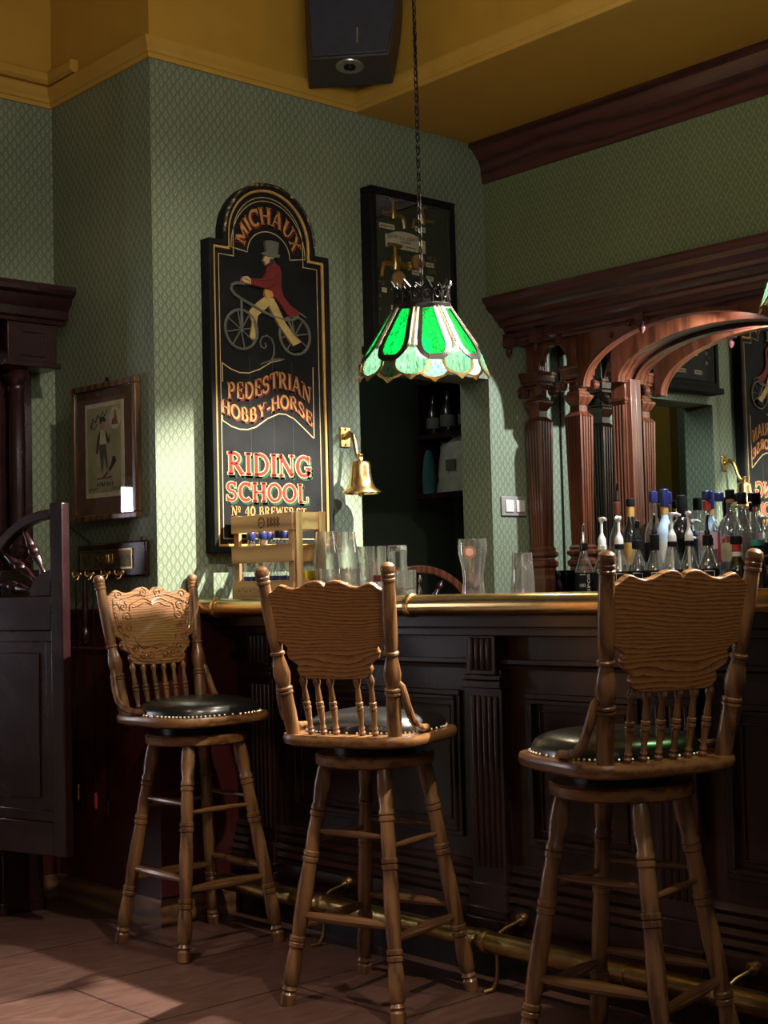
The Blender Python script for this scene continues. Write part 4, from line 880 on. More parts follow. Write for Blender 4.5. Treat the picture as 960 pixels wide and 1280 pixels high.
# local: +x is right in view, -y towards the room; narrower at the bottom, tilted forward
tilt = Matrix.Rotation(R(-8), 4, 'X')
fr_ = lambda z: [(-lerp(.150,.175,z/.5), -.12, z), (lerp(.135,.175,z/.5)+.02*math.sin(PI*z/.5), -.12, z), (lerp(.125,.16,z/.5)+.02*math.sin(PI*z/.5), .10, z), (-lerp(.195,.22,z/.5), .10, z)]
MB().rings([fr_(z) for z in (0,.1,.2,.3,.4,.5)]).xf(tilt).build('cabinet', MAT['spk2'], SP, bevel=.006)
gr = lambda z: [(-lerp(.142,.168,z/.5), -.132, z), (lerp(.128,.168,z/.5)+.02*math.sin(PI*z/.5), -.132, z), (lerp(.128,.168,z/.5)+.02*math.sin(PI*z/.5), -.118, z), (-lerp(.142,.168,z/.5), -.118, z)]
MB().rings([gr(z) for z in (.006,.1,.2,.3,.4,.495)]).xf(tilt).build('grille', MAT['spk'], SP, bevel=.003)
MB().lathe([(.050,-.004),(.052,.001)], 32, (-.015,-.055,0)).xf(tilt).build('socket_plate', MAT['silver'], SP)
MB().lathe([(.022,-.008),(.022,-.002)], 24, (-.015,-.055,0)).lathe([(.010,-.012),(.012,-.006)], 16, (-.015,-.055,0)).xf(tilt).build('socket', MAT['blackmetal'], SP)
MB().box(.022,.026,-.135,-.132,.045,.105).xf(tilt).build('badge', MAT['silver'], SP)
MB().box(-.05,.05,.10,.24,.20,.26).build('wall_bracket', MAT['blackmetal'], SP)

# ------------------------------------------------------------------ framed print on the side wall  (local x = along the wall towards the outer corner)
FP = thing('framed_print', 'walnut framed print of a slim man, on the side wall above the hook board', 'picture', (XO-.019, .27, 1.365), R(-86))
def fpb(m, n, mat, par=None, **k): return m.build(n, MAT[mat], par or FP, **k)
# after rotation -90: local x -> world -y, local -y -> world -x (towards the room)
m = MB()
for (x0,x1,z0,z1) in ((-.197,.192,.466,.488),(-.197,.192,0,.022),(-.197,-.175,.022,.466),(.170,.192,.022,.466)): m.box(x0,x1,0,-.026,z0,z1)
fpb(m, 'picture_frame', 'frame', bevel=.004)
fpb(MB().box(-.178,.173,-.004,-.010,.018,.470), 'mount', 'mat', smooth=False)
pr_ = fpb(MB().box(-.127,.106,-.010,-.0115,.083,.419), 'print_sheet', 'paper', smooth=False)
fpb(MB().box(-.112,.092,-.0115,-.0122,.100,.404), 'print_ground', 'printbg', pr_, smooth=False)
YP = -.0122
def ink(n, pts, mat, d=.0006): return MB().prism(pts, YP, YP-d, 'y').build(n, MAT[mat], pr_, smooth=False)
ink('oval_vignette', arc(.055,.358,.034,.040,0,360,24)[:-1], 'paper'); ink('vignette_drawing', [(.035,.335),(.075,.335),(.068,.355),(.062,.385),(.056,.390),(.052,.36),(.040,.352)], 'redprint', .0010)
ink('head', arc(-.016,.343,.013,.019,0,360,18)[:-1], 'skin', .0010); ink('hair', arc(-.016,.352,.018,.017,-10,190,14)+[(-.033,.344),(-.026,.350),(-.008,.352)], 'darkprint', .0014)
ink('shirt', [(-.032,.322),(-.004,.322),(.004,.305),(.0,.270),(-.036,.270),(-.040,.30)], 'paper', .0010)
ink('jacket', [(-.032,.322),(-.046,.300),(-.056,.262),(-.058,.240),(-.050,.238),(-.042,.262),(-.034,.295)], 'darkprint', .0014); ink('jacket_arm', [(-.004,.322),(.010,.305),(.016,.285),(.026,.305),(.022,.280),(.014,.268),(.004,.285)], 'darkprint', .0014)
ink('trousers', [(-.040,.272),(.002,.272),(.012,.185),(.006,.182),(-.014,.235),(-.016,.182),(-.024,.182),(-.038,.24)], 'greyp', .0010)
ink('feet', [(-.024,.184),(-.014,.184),(-.012,.168),(-.024,.166)], 'skin', .0008); ink('feet', [(.006,.184),(.014,.184),(.020,.168),(.008,.168)], 'skin', .0008)
ink('cast_shadow', [(-.032,.148),(-.02,.148),(.03,.178),(.060,.205),(.056,.222),(.040,.225),(.028,.195),(.0,.168)], 'darkprint', .0006); ink('red_flourish', [(-.06,.152),(.03,.156),(.036,.150),(-.055,.146)], 'redprint', .0008)
m = MB()
def inkline(P, w=.0022): m.tube([(x, YP-.0003, z) for x, z in P], w*.5, 4)
inkline([(-.09,.335),(-.075,.365),(-.06,.350),(-.045,.378),(-.035,.362),(-.015,.388),(-.005,.370),(.012,.390)], .004); inkline([(-.095,.32),(-.08,.34),(-.07,.325),(-.05,.345)], .003)
for i, x in enumerate((-.055,-.040,-.026,-.012,.004,.018,.034)): inkline([(x,.122),(x+.002,.136),(x+.008,.130 if i % 2 else .122)], .003)
for i in range(7): inkline([(-.105+.008*i,.105+.004*(i % 3)),(-.098+.009*i,.118)], .0018); inkline([(.03+.008*i,.106),(.036+.008*i,.120-.004*(i % 2))], .0018)
m.build('print_lettering', MAT['darkprint'], pr_)
gl = fpb(MB().box(-.174,.169,-.017,-.019,.023,.465), 'picture_glass', 'pane', smooth=False)
fpb(MB().box(-.012,.012,0,-.006,.488,.492).prism([(-.010,.492),(.010,.492),(.003,.508),(-.003,.508)], 0, -.006, 'y'), 'hanger', 'blackmetal')

# ------------------------------------------------------------------ hook board and the cords hanging from it
HB = thing('hook_board', 'dark wooden coat hook board with an engraved plate, below the framed print', 'coat rack', (XO-.002, .268, 1.165), R(-90))
MB().box(-.225,.228,0,-.020,0,.122).build('board', MAT['doorw'], HB, bevel=.006)
m = MB(); 
for (x0,x1,z0,z1) in ((-.20,.15,.092,.098),(-.20,.15,.028,.034),(-.20,-.194,.034,.092),(.144,.15,.034,.092)): m.box(x0,x1,-.020,-.024,z0,z1)
m.build('plate_moulding', MAT['oldbrass'], HB)
MB().box(-.194,.144,-.020,-.0225,.034,.092).build('engraved_plate', plain('tarnished_engraved_brass', (.16,.12,.06), .45, .8, .5, 40), HB, smooth=False)
m = MB()
for P in ([(-.03,.05),(-.02,.078),(-.012,.05)],[(-.005,.08),(-.002,.05),(.008,.066),(.014,.046)],[(.02,.08),(.024,.05),(.034,.075)],[(-.1,.05),(-.08,.075),(-.06,.055),(-.045,.07)]): m.tube([(x,-.0235,z) for x, z in P], .002, 5)
m.build('engraving', MAT['oldbrass'], HB)
for x in (-.205,-.115,-.005,.085):
    m = MB().turned((x,-.020,.016),(x,-.025,.016),[(0,.009),(1,.007)],12)
    for q in (-1,1): m.tube([(x,-.025,.016),(x+q*.006,-.034,.010),(x+q*.009,-.042,.006),(x+q*.011,-.047,.014),(x+q*.012,-.046,.023)], [.0028,.0028,.0028,.0028,.0036], 8)
    m.tube([(x,-.025,.011),(x,-.034,-.004),(x,-.044,-.008),(x,-.049,.0)], .0028, 8)
    m.build('hook', MAT['oldbrass'], HB)
for x in (-.16,.19): MB().turned((x,-.008,.122),(x,-.008,.136),[(0,.006),(1,.004)],8).build('hanging_stud', MAT['blackmetal'], HB)
MB().tube([(-.16,-.010,.132),(-.25,-.010,.172),(-.345,-.010,.215)], .0025, 6).build('stay_wire', MAT['blackmetal'], HB)
def cord(name, label, wy, zt, zb, tip, tipmat, xoff=-.052):
    t = thing(name, label, 'cord', (XO+xoff, wy, zb), 0, None)
    MB().tube([(0,0,zt-zb),(.001,.002,(zt-zb)*.5),(0,0,.05)], .0028, 6).build('line', MAT['blackmetal'], t)
    if tip: MB().lathe([(.003,0),(.007,.006),(.006,.05),(.003,.058)], 10).build('tip', MAT[tipmat], t)
    else: MB().lathe([(.003,0),(.004,.05),(.003,.06)], 8).build('tip', MAT[tipmat], t)
cord('pull_string', 'thin dark cord with a brass tip, hanging below the hook board', .455, 1.16, .375, 1, 'oldbrass')
cord('pull_string', 'thin dark cord with a red tip, hanging below the hook board', .335, 1.16, .355, 1, 'redcap')
cord('pull_string', 'thin plain brown cord reaching lowest, hanging below the hook board', .255, 1.16, .335, 0, 'frame')
TS = thing('hanging_tassel', 'dark turned wooden pull hanging from the hook board behind the carved stool', 'tassel', (XO-.056, .385, .925))
MB().lathe([(.004,0),(.014,.008),(.020,.03),(.018,.05),(.010,.065),(.014,.075),(.012,.12),(.008,.20),(.006,.235)], 16).build('pull', MAT['doorw'], TS)

# ------------------------------------------------------------------ light switch on the wall behind the back bar column
SW = thing('light_switch', 'double light switch with white rockers in a grey surround, right of the doorway', 'light switch', (.125, 0, 1.435))
MB().box(-.076,.076,-.001,-.010,-.042,.042).build('surround', plain('grey_switch_plate', (.30,.30,.28), .4), SW, bevel=.004)
for x in (-.032,.034): MB().box(x-.025,x+.025,-.010,-.016,-.026,.026).build('rocker', MAT['white'], SW, bevel=.003)

# ------------------------------------------------------------------ swing gate in the doorway behind the bar
SGT = thing('swing_gate', 'low red-brown gate with an arched rail and dark spindles, in the doorway behind the bar', 'gate', (-.36, .085, 0))
def ga(a, b, n=28): return [(a*math.cos(PI*i/n), .93+b*math.sin(PI*i/n)) for i in range(n+1)]
MB().prism(ga(.335,.262)+ga(.300,.230)[::-1], -.016, .016, 'y').build('arched_rail', MAT['redwood'], SGT, bevel=.004)
MB().box(-.355,.355,-.016,.016,.86,.935).build('top_rail', MAT['redwood'], SGT, bevel=.003)
MB().box(-.355,.355,-.016,.016,.25,.34).build('bottom_rail', MAT['redwood'], SGT, bevel=.003)
for x in (-.33,.33): MB().box(x-.025,x+.025,-.016,.016,.34,.86).build('stile', MAT['redwood'], SGT, bevel=.003)
MB().box(-.305,.305,-.007,.007,.34,.86).build('panel', MAT['doorw'], SGT, smooth=False)
for x in (-.356,.356): MB().box(min(x,x*.985),max(x,x*.985),-.02,.02,0,1.0).build('hanging_post', MAT['redwood'], SGT)
MB().prism(arc(0,.932,.07,.05,180,0,12), -.016, .016, 'y').build('hub', MAT['redwood'], SGT, bevel=.003)
for a in (30, 62, 88, 118, 150):
    c, s = math.cos(R(a)), math.sin(R(a))
    MB().turned((.068*c,0,.932+.048*s),(.312*c,0,.93+.242*s),[(0,.008),(.2,.010),(.35,.018),(.55,.019),(.62,.011),(.70,.010),(.74,.016),(.82,.016),(.88,.008),(1,.006)],12).build('spindle', MAT['doorw'], SGT)

# ------------------------------------------------------------------ storeroom shelves seen through the doorway
SHZ = [1.545, 1.825, 2.085]
SH = thing('shelving', 'dark shelves in the storeroom beyond the doorway', 'shelf', (.55, .55, 0))
for z in SHZ: MB().box(-.20,.199,-.33,.27,z-.025,z).build('shelf_board', MAT['doorw'], SH, bevel=.002)
MB().box(-.19,.199,.262,.285,1.52,2.13).build('shelf_end', MAT['doorw'], SH)
BG = thing('plastic_bag', 'off-white plastic bag slumped on the lower storeroom shelf', 'bag', (.445, .60, SHZ[0]))
m = MB(); L = []
for k in range(9):
    f = k/8; L.append([((.085-.02*f*f)*math.cos(2*PI*i/20)*(1+.06*math.sin(3*i+k)), (.165-.035*f)*math.sin(2*PI*i/20)*(1+.05*math.cos(2*i+1.5*k)), .245*f+.015*math.sin(i*1.3)*f) for i in range(20)])
m.rings(L).build('bag_body', MAT['whitebag'], BG)
MB().box(-.092,-.084,-.03,.03,.10,.15).build('printed_patch', MAT['greyp'], BG)
tag(MB().rings([[(.40+.04*math.cos(2*PI*i/14)*w, .79+.022*math.sin(2*PI*i/14)*w, SHZ[0]+z) for i in range(14)] for z, w in ((0,1),(.08,1.1),(.17,.8),(.21,.4))]).build('folded_cloth', MAT['tealcloth']), 'teal folded cloth beside the white bag on the storeroom shelf', 'cloth')
for i, (y, h, r, lab) in enumerate(((.76,.19,.034,'dark bottle at the far end of the middle storeroom shelf'),(.66,.20,.038,'dark glass bottle in the middle of the middle storeroom shelf'),(.54,.18,.04,'dark squat bottle at the near end of the middle storeroom shelf'))):
    b = thing('shelf_bottle', lab, 'bottle', (.41, y, SHZ[1]), 0, 'bottles on the middle storeroom shelf')
    MB().lathe([(r*.9,0),(r,.006),(r,h*.58),(r*.45,h*.75),(r*.38,h*.95),(r*.42,h)],18).build('bottle_body', MAT['darkglass'], b)
    MB().lathe([(r+.0005,.03),(r+.001,.031),(r+.001,h*.42),(r+.0005,h*.42+.001)],18,cap=False).build('label', MAT['greyp'], b)
RB = thing('packet', 'red and white packet hanging under the storeroom shelf', 'packet', (.40, .46, 1.20))
MB().rings([[(.02*math.cos(2*PI*i/16)*w, .085*math.sin(2*PI*i/16)*ww, z) for i in range(16)] for z,w,ww in ((0,.25,1),(.06,1,.95),(.24,1,.9),(.31,.3,.85))]).build('packet_body', MAT['whitebag'], RB)
MB().rings([[(.0212*math.cos(2*PI*i/16)*w, .087*math.sin(2*PI*i/16)*ww, z) for i in range(16)] for z,w,ww in ((.16,1,.93),(.24,1,.9),(.309,.34,.86))]).build('red_band', MAT['redcap'], RB)
MB().tube([(0,0,.31),(0,0,.322)], .003, 6).build('hanging_loop', MAT['cable'], RB)
tag(MB().tube([(-.12,.972,0),(-.12,.972,1.3),(-.118,.972,2.6)], .006, 6).build('wall_cable', MAT['cable']), 'thin pale cable running up the dark storeroom wall', 'cable')
# ------------------------------------------------------------------ things on the bar top
ZB1 = 1.072
CR = thing('wooden_crate', 'pale wooden slatted crate of small water bottles at the far end of the bar', 'crate', (-1.315, -.238, ZB1))
hx, hy = .062, .170      # half depth, half length
for sx, sy in ((-1,-1),(-1,1),(1,-1),(1,1)): MB().box(sx*hx, sx*(hx-.012), sy*(hy-.002), sy*(hy-.032), .002, .292).build('corner_post', MAT['pinez'], CR, bevel=.001)
for z0, z1 in ((.0,.066),(.128,.186),(.232,.290)):
    for sx in (-1,1):
        s = MB().box(sx*hx, sx*(hx+.009), -hy, hy, z0, z1).build('long_slat', MAT['pine'], CR, bevel=.001)
        if sx < 0 and z0 > .2:
            m = MB(); x = -hx-.0094
            m.tube([(x,-.005+.017*math.cos(t),.262+.017*math.sin(t)) for t in [2*PI*i/16 for i in range(16)]], .0022, 4, closed=True)
            m.tube([(x,.004,.262),(x,-.014,.262)], .002, 4)
            for q in range(4):
                y0 = -.04-.018*q; m.tube([(x,y0,.247),(x,y0,.278),(x,y0-.010,.270),(x,y0-.002,.262),(x,y0-.011,.255),(x,y0,.247)], .0018, 4)
            m.build('burnt_stamp', MAT['brand'], s)
        if sx < 0 and z0 < .01:
            m = MB(); x = -hx-.0094
            for q in range(11): m.ball((x, .13-.022*q, .035+.006*math.sin(q*2)), .0032, 6, .3)
            m.build('nail_marks', MAT['brand'], s)
    if z0 > .1 or z0 == 0:
        for sy in (-1,1):
            if z0 != .128: MB().box(-hx, hx, sy*hy, sy*(hy+.009), z0, z1).build('end_slat', MAT['pine'], CR, bevel=.001)
MB().box(-hx, hx, -hy, hy, .003, .011).build('crate_floor', MAT['pine'], CR)
for sy in (-1,): 
    MB().box(-hx-.001, -hx+.026, sy*(hy+.009), sy*(hy+.013), 0, .292).box(hx-.026, hx+.001, sy*(hy+.009), sy*(hy+.013), 0, .292).build('end_batten', MAT['pinez'], CR, bevel=.001)

def water_bottle(label, loc):
    b = thing('water_bottle', label, 'bottle', loc, 0, 'water bottles in the wooden crate')
    MB().lathe([(.020,0),(.027,.004),(.028,.02),(.028,.085),(.024,.10),(.028,.115),(.026,.14),(.017,.175),(.0125,.192),(.0125,.205)],20,cap=False).build('bottle_body', MAT['bottleglass'], b)
    MB().lathe([(.0283,.016),(.0287,.017),(.0287,.070),(.0283,.071)],20,cap=False).build('blue_label', MAT['navy'], b)
    m = MB(); 
    for i in range(5): m.tube([(-.0290*math.cos(a), -.0290*math.sin(a), .035+.012*(i % 2)+.01*math.sin(3*a+i)) for a in [-.6+.24*i+.1*j for j in range(3)]], .0011, 4)
    m.build('label_script', MAT['white'], b)
    MB().lathe([(.0150,.198),(.0155,.200),(.0155,.220),(.014,.223)],20).build('cap', MAT['navy'], b)
    return b
wl = ['water bottle at the far end of the crate, front row','water bottle in the middle of the crate, front row','water bottle at the near end of the crate, front row','water bottle at the far end of the crate, behind its front row','water bottle in the middle of the crate, behind its front row']
for lab, (x, y) in zip(wl, ((-.030,.110),(-.030,.045),(-.030,-.045),(.028,.085),(.028,.0))): water_bottle('small clear '+lab, (-1.315+x, -.238+y, ZB1+.011))
tag(MB().box(-1.320,-1.262,-.392,-.340,ZB1+.011,ZB1+.095).build('carton', MAT['yellow'], bevel=.002), 'small yellow carton inside the near end of the crate', 'carton')

G = MAT['glass']
def outer_inner(prof, t=.0022, base=.012):
    """closed glass wall: outer profile up, inner back down to a thick base"""
    return prof + [(max(r-t,.002), z) for r, z in prof[::-1] if z > base] + [(.002, base)]
def glass(name, label, cat, loc, prof, group, base=.012, seg=28, flip=False, ribs=0):
    t = thing(name, label, cat, loc, 0, group)
    p = outer_inner(prof, .0022, base)
    m = MB()
    if ribs:
        m.rings([[(r*(1+(.035 if i % 2 else 0))*math.cos(2*PI*i/(2*ribs)), r*(1+(.035 if i % 2 else 0))*math.sin(2*PI*i/(2*ribs)), z) for i in range(2*ribs)] for r, z in p])
    else: m.lathe(p, seg)
    if flip:
        h = max(z for r, z in prof); m.v = [(x,y,h-z) for x,y,z in m.v]
    m.build('glass_body', G, t, ang=50)
    return t
GG = 'glasses on the bar top'
tul = [(.030,0),(.033,.003),(.030,.010),(.014,.020),(.012,.028),(.030,.045),(.041,.075),(.043,.105),(.040,.150),(.034,.195),(.031,.222)]
glass('tulip_glass', 'clear tulip beer glass nearest the crate, standing at the near corner of the crate', 'glass', (-1.295,-.470,ZB1), tul, GG, .034)
t2 = glass('tulip_glass', 'clear tulip beer glass with a red emblem, second from the crate', 'glass', (-1.20,-.462,ZB1), tul, GG, .034)
m = MB()
for i in range(9):
    a = R(228)+.09*(i-4); m.tube([(.0418*math.cos(a+q), .0418*math.sin(a+q), .082+z+.010*math.sin(i*1.7)) for q, z in ((-.05,-.008),(.0,.012),(.05,-.004))], .0024, 5)
m.build('red_emblem', MAT['red'], t2)
tum = [(.026,0),(.029,.002),(.031,.01),(.034,.055),(.036,.095)]
glass('short_tumbler', 'short ribbed tumbler nearest the crate, in front of the tulip glasses', 'glass', (-1.385,-.60,ZB1), tum, GG, .014, ribs=14)
glass('short_tumbler', 'short ribbed tumbler second from the crate, in front of the shot glass stack', 'glass', (-1.385,-.69,ZB1), tum, GG, .014, ribs=14)
sh = [(.017,0),(.019,.002),(.020,.012),(.022,.056)]
for k, lab in enumerate(('bottom shot glass of the stack of three beside the red-emblem tulip glass','middle shot glass of the stack of three beside the red-emblem tulip glass','top shot glass of the stack of three beside the red-emblem tulip glass')):
    glass('shot_glass', lab, 'glass', (-1.21,-.560,ZB1+.0565*k), sh, GG, .012, 20)
t3 = glass('ribbed_glass', 'tall ribbed glass with a small brown badge, behind the middle stool post', 'glass', (-1.27,-.690,ZB1), [(.030,0),(.033,.002),(.033,.08),(.034,.165)], GG, .014, ribs=16)
a = R(232); MB().prism([(-.012,.052),(.012,.052),(.012,.072),(-.012,.072)], -.0362, -.0352, 'y').xf(Matrix.Rotation(a+PI/2,4,'Z')).build('brown_badge', MAT['darkred'], t3)
glass('upturned_glass', 'domed glass turned upside down, behind the small clear tumbler', 'glass', (-1.185,-.700,ZB1), [(.028,0),(.031,.003),(.032,.02),(.030,.05),(.033,.10),(.037,.168)], GG, .01, flip=True)
glass('small_tumbler', 'small clear tumbler at the right end of the glass group', 'glass', (-1.30,-.860,ZB1), [(.028,0),(.031,.002),(.033,.03),(.034,.085)], GG, .022)
pg = glass('pint_glass', 'curved pint glass with a round orange badge, alone on the bar', 'glass', (-1.225,-1.080,ZB1), [(.032,0),(.035,.003),(.034,.012),(.031,.05),(.034,.085),(.043,.125),(.0445,.150),(.042,.172)], 'lone glasses on the bar', .02)
a = R(212); MB().prism([(p[0], p[1]) for p in arc(0,.132,.019,.019,0,360,20)[:-1]], -.0458, -.0448, 'y').xf(Matrix.Rotation(a+PI/2,4,'Z')).build('round_badge', MAT['orange'], pg)
MB().prism([(p[0], p[1]) for p in arc(0,.132,.012,.012,0,360,20)[:-1]], -.0464, -.0457, 'y').xf(Matrix.Rotation(a+PI/2,4,'Z')).build('badge_centre', MAT['pink'], pg)
glass('plastic_beaker', 'tapered clear beaker turned upside down, in front of the back bar column', 'glass', (-1.20,-1.258,ZB1), [(.027,0),(.028,.002),(.031,.06),(.0345,.118),(.036,.124)], 'lone glasses on the bar', .004, flip=True, ribs=18)

# ------------------------------------------------------------------ bottles on the back bar
ZK = ZB+.001
Z2 = 1.121
def bottle(label, loc, prof, glassm, capm, captop, cap=.02, lab=None, labm='black', lab2=None, lab2m=None, pump=None, liquid=None, group='bottles on the back bar', capr=None, text=None):
    t = thing('bottle', label, 'bottle', loc, 0, group)
    MB().lathe(prof, 22, cap=False).build('bottle_body', MAT[glassm], t)
    def rad(z):
        for (r0,z0),(r1,z1) in zip(prof[:-1],prof[1:]):
            if z0 <= z <= z1: return lerp(r0,r1,(z-z0)/(z1-z0+1e-9))
        return prof[-1][0]
    if liquid:
        lm, lz = liquid; P = [(max(r-.002,.002), z+.001) for r, z in prof if z < lz]; P.append((rad(lz)-.002, lz)); MB().lathe(P, 22).build('liquid', MAT[lm], t)
    for band, bmt in ((lab, labm), (lab2, lab2m)):
        if band:
            z0, z1 = band; zs = [lerp(z0,z1,i/4) for i in range(5)]
            MB().lathe([(rad(z)+.0007, z) for z in zs], 22, cap=False).build('label', MAT[bmt], t)
    if text:
        m = MB(); rr = rad(lerp(*lab,.5))+.0012; z0, z1 = lab; A = R(225)
        def onlab(u, v): return (A+u/rr, v)
        if text == 'SPOS':
            # vertical word and a small ornament in a frame
            def mp(x, y): return (y, x)
            W = lettering('SPOS', lambda x, y: (x, y), 0)
            W.v = [(rr*math.cos(A+(.008+ .011*(1-v[2]))/rr), rr*math.sin(A+(.008+.011*(1-v[2]))/rr), z0+.004+v[0]*(z1-z0-.008)) for v in W.v]
            m.v, m.f = W.v, W.f
        for q in range(3):
            a0 = A-(.020-.008*q)/rr; zc = lerp(z0,z1,.4)
            m.tube([(rr*math.cos(a0+.004*math.cos(b)/rr), rr*math.sin(a0+.004*math.cos(b)/rr), zc+.006*math.sin(b)) for b in [2*PI*i/6 for i in range(6)]], .0009, 4, closed=True)
        for zz in (z1-.008,):
            for q in range(4): a0 = A-(.022-.006*q)/rr; m.tube([(rr*math.cos(a0+e/rr), rr*math.sin(a0+e/rr), zz) for e in (0,.0022,.0045)], .0016, 4)
        if text == 'frame':
            for u0,u1,v0,v1 in ((-.02,.016,.1,.1),(-.02,.016,.9,.9)): m.tube([(rr*math.cos(A+lerp(u0,u1,i/8)/rr), rr*math.sin(A+lerp(u0,u1,i/8)/rr), lerp(z0,z1,v0)) for i in range(9)], .0009, 4)
            for u in (-.02,.016): m.tube([(rr*math.cos(A+u/rr), rr*math.sin(A+u/rr), lerp(z0,z1,v)) for v in (.1,.9)], .0009, 4)
        m.build('label_print', MAT['white'], t)
    top = prof[-1]; cr = capr or top[0]+.003
    MB().lathe([(cr,captop-cap),(cr+.0005,captop-cap+.002),(cr+.0005,captop-.003),(cr-.002,captop)], 18).build('cap', MAT[capm], t)
    if pump:
        kind, pm = pump[:2]; z = captop
        if kind == 'pump':
            m = MB().lathe([(.0165,z),(.0165,z+.020),(.014,z+.028),(.008,z+.040),(.0055,z+.05),(.0055,z+.088),(.009,z+.092),(.0125,z+.104),(.011,z+.110)], 16)
            a = R(pump[2] if len(pump) > 2 else 300)
            m.tube([(0,0,z+.103),(.020*math.cos(a),.020*math.sin(a),z+.104),(.036*math.cos(a),.036*math.sin(a),z+.098)], [.008,.007,.005], 8)
            m.build('dispenser_pump', MAT[pm], t); MB().tube([(0,0,z-.005),(0,0,.02)], .006, 8).build('dip_tube', MAT['white'], t)
        else:
            m = MB().lathe([(.010,z),(.011,z+.012),(.006,z+.022),(.005,z+.05)], 12).tube([(0,0,z+.045),(-.004,-.006,z+.066),(-.012,-.014,z+.076)], [.005,.0045,.004], 8)
            m.build('pourer', MAT[pm], t)
    return t
syr = [(.034,0),(.038,.004),(.0385,.02),(.0385,.112),(.036,.128),(.028,.152),(.0185,.178),(.0145,.193),(.0145,.215)]
syk = [(r*.88, z) for r, z in syr]
X1 = .13
fb = 'syrup bottles in the front row of the back bar'
bottle('clear syrup bottle with a black SPOS label, first of the front row', (X1,-.374,ZK), syr, 'bottleglass', 'smokeglass', .232, .03, (.030,.114), 'black', pump=('pour','silver'), group=fb, text='SPOS')
bottle('syrup bottle whose white pump rises beside the nearest stool post', (X1,-.470,ZK), syr, 'bottleglass', 'white', .222, .02, (.030,.114), 'black', pump=('pump','white',250), group=fb, text='frame')
bottle('syrup bottle with a white pump and peach syrup, third of the front row', (X1,-.556,ZK), syr, 'bottleglass', 'black', .222, .02, (.030,.114), 'black', pump=('pump','white',200), liquid=('syrup',.11), group=fb, text='frame')
bottle('clear syrup bottle with a black collar, right of the peach syrup bottle', (X1,-.640,ZK), syr, 'bottleglass', 'black', .235, .035, (.030,.114), 'black', pump=('pour','blackmetal'), group=fb, text='frame')
bottle('clear bottle with a tall black pourer, middle of the front row', (X1,-.728,ZK), syr, 'bottleglass', 'black', .252, .06, (.030,.114), 'black', pump=('pour','blackmetal'), liquid=('syrup',.06), group=fb, text='frame')
bottle('syrup bottle of green liquid with a white pump', (X1,-.810,ZK), syr, 'bottleglass', 'black', .222, .02, (.030,.114), 'black', pump=('pump','white',320), liquid=('greenliq',.085), group=fb, text='frame')
bottle('clear syrup bottle with a white pump, right of the green liquid', (X1,-.888,ZK), syr, 'bottleglass', 'black', .222, .02, (.030,.114), 'black', pump=('pump','white',230), group=fb, text='frame')
bottle('clear syrup bottle with a black pourer, right of the last white pump', (X1,-.970,ZK), syr, 'bottleglass', 'black', .240, .04, (.030,.114), 'black', pump=('pour','blackmetal'), group=fb, text='frame')
bottle('olive green wine bottle with a red and black capsule', (X1,-1.095,ZK), [(.034,0),(.037,.004),(.0375,.02),(.0375,.10),(.034,.12),(.020,.145),(.0145,.16),(.0145,.20)], 'greenglass', 'white', .172, .016, pump=None, liquid=None, group=fb)
c = [o for o in bpy.data.objects if o.get('label','').startswith('olive green')][0]
MB().lathe([(.0165,.172),(.0165,.200)],16).build('red_capsule', MAT['redcap'], c); MB().lathe([(.021,.200),(.022,.204),(.022,.226),(.020,.229)],16).build('black_stopper', MAT['black'], c)
bottle('dark bottle with a teal stopper beside the right stool post', (X1,-1.180,ZK), [(.030,0),(.034,.004),(.034,.11),(.022,.14),(.022,.185)], 'darkglass', 'teal', .212, .022, group=fb, capr=.026)
tall = [(.032,0),(.035,.004),(.0355,.02),(.0355,.165),(.033,.185),(.022,.21),(.0145,.232),(.0145,.285)]
rnd = [(.036,0),(.039,.005),(.041,.05),(.042,.15),(.039,.185),(.030,.212),(.0165,.228),(.0145,.24),(.0145,.30)]
orb = [(.030,0),(.033,.004),(.033,.02),(.033,.05),(.030,.07),(.030,.10),(.039,.13),(.042,.16),(.039,.19),(.030,.215),(.016,.23),(.0145,.30)]
X2 = .29; gb = 'spirit bottles in the back row of the back bar'
bottle('clear bottle with a curved black spout, first of the back row', (X2,-.425,Z2), [(.034,0),(.037,.004),(.037,.15),(.030,.185),(.015,.215),(.012,.24),(.012,.29)], 'bottleglass', 'redwood', .310, .06, pump=('pour','blackmetal'), group=gb)
bottle('dark bottle with a gold-banded neck, back row', (.28,-.500,Z2), tall, 'darkglass', 'black', .318, .03, (.05,.14), 'gold', (.245,.284), 'gold', group=gb)
bottle('round-shouldered clear bottle of pale yellow spirit with a navy cap', (.385,-.535,Z2), rnd, 'bottleglass', 'navy', .348, .045, (.06,.14), 'black', liquid=('gin',.29), group=gb)
bottle('pale blue bottle with a navy cap, back row', (.28,-.668,Z2), tall, 'ltblue', 'navy', .345, .07, (.04,.14), 'white', (.245,.275), 'gold', group=gb)
bottle('bottle with a blue and white label and a black cap, back row', (.385,-.680,Z2), tall, 'bottleglass', 'black', .315, .05, (.04,.15), 'white', (.16,.18), 'ltblue', group=gb)
bottle('black bottle with a globe shoulder and a white-rimmed cap', (.28,-.748,Z2), orb, 'darkglass', 'black', .315, .08, (.02,.06), 'greyp', group=gb)
bottle('clear bottle with a pink label and a navy cap, back row', (.28,-.868,Z2), tall, 'bottleglass', 'navy', .325, .035, (.10,.165), 'pink', (.25,.285), 'redcap', group=gb)
bottle('broad clear bottle with a black cap and orange ring, back row', (.28,-.973,Z2), rnd, 'bottleglass', 'black', .322, .035, (.05,.12), 'paper', (.272,.285), 'orange', group=gb)
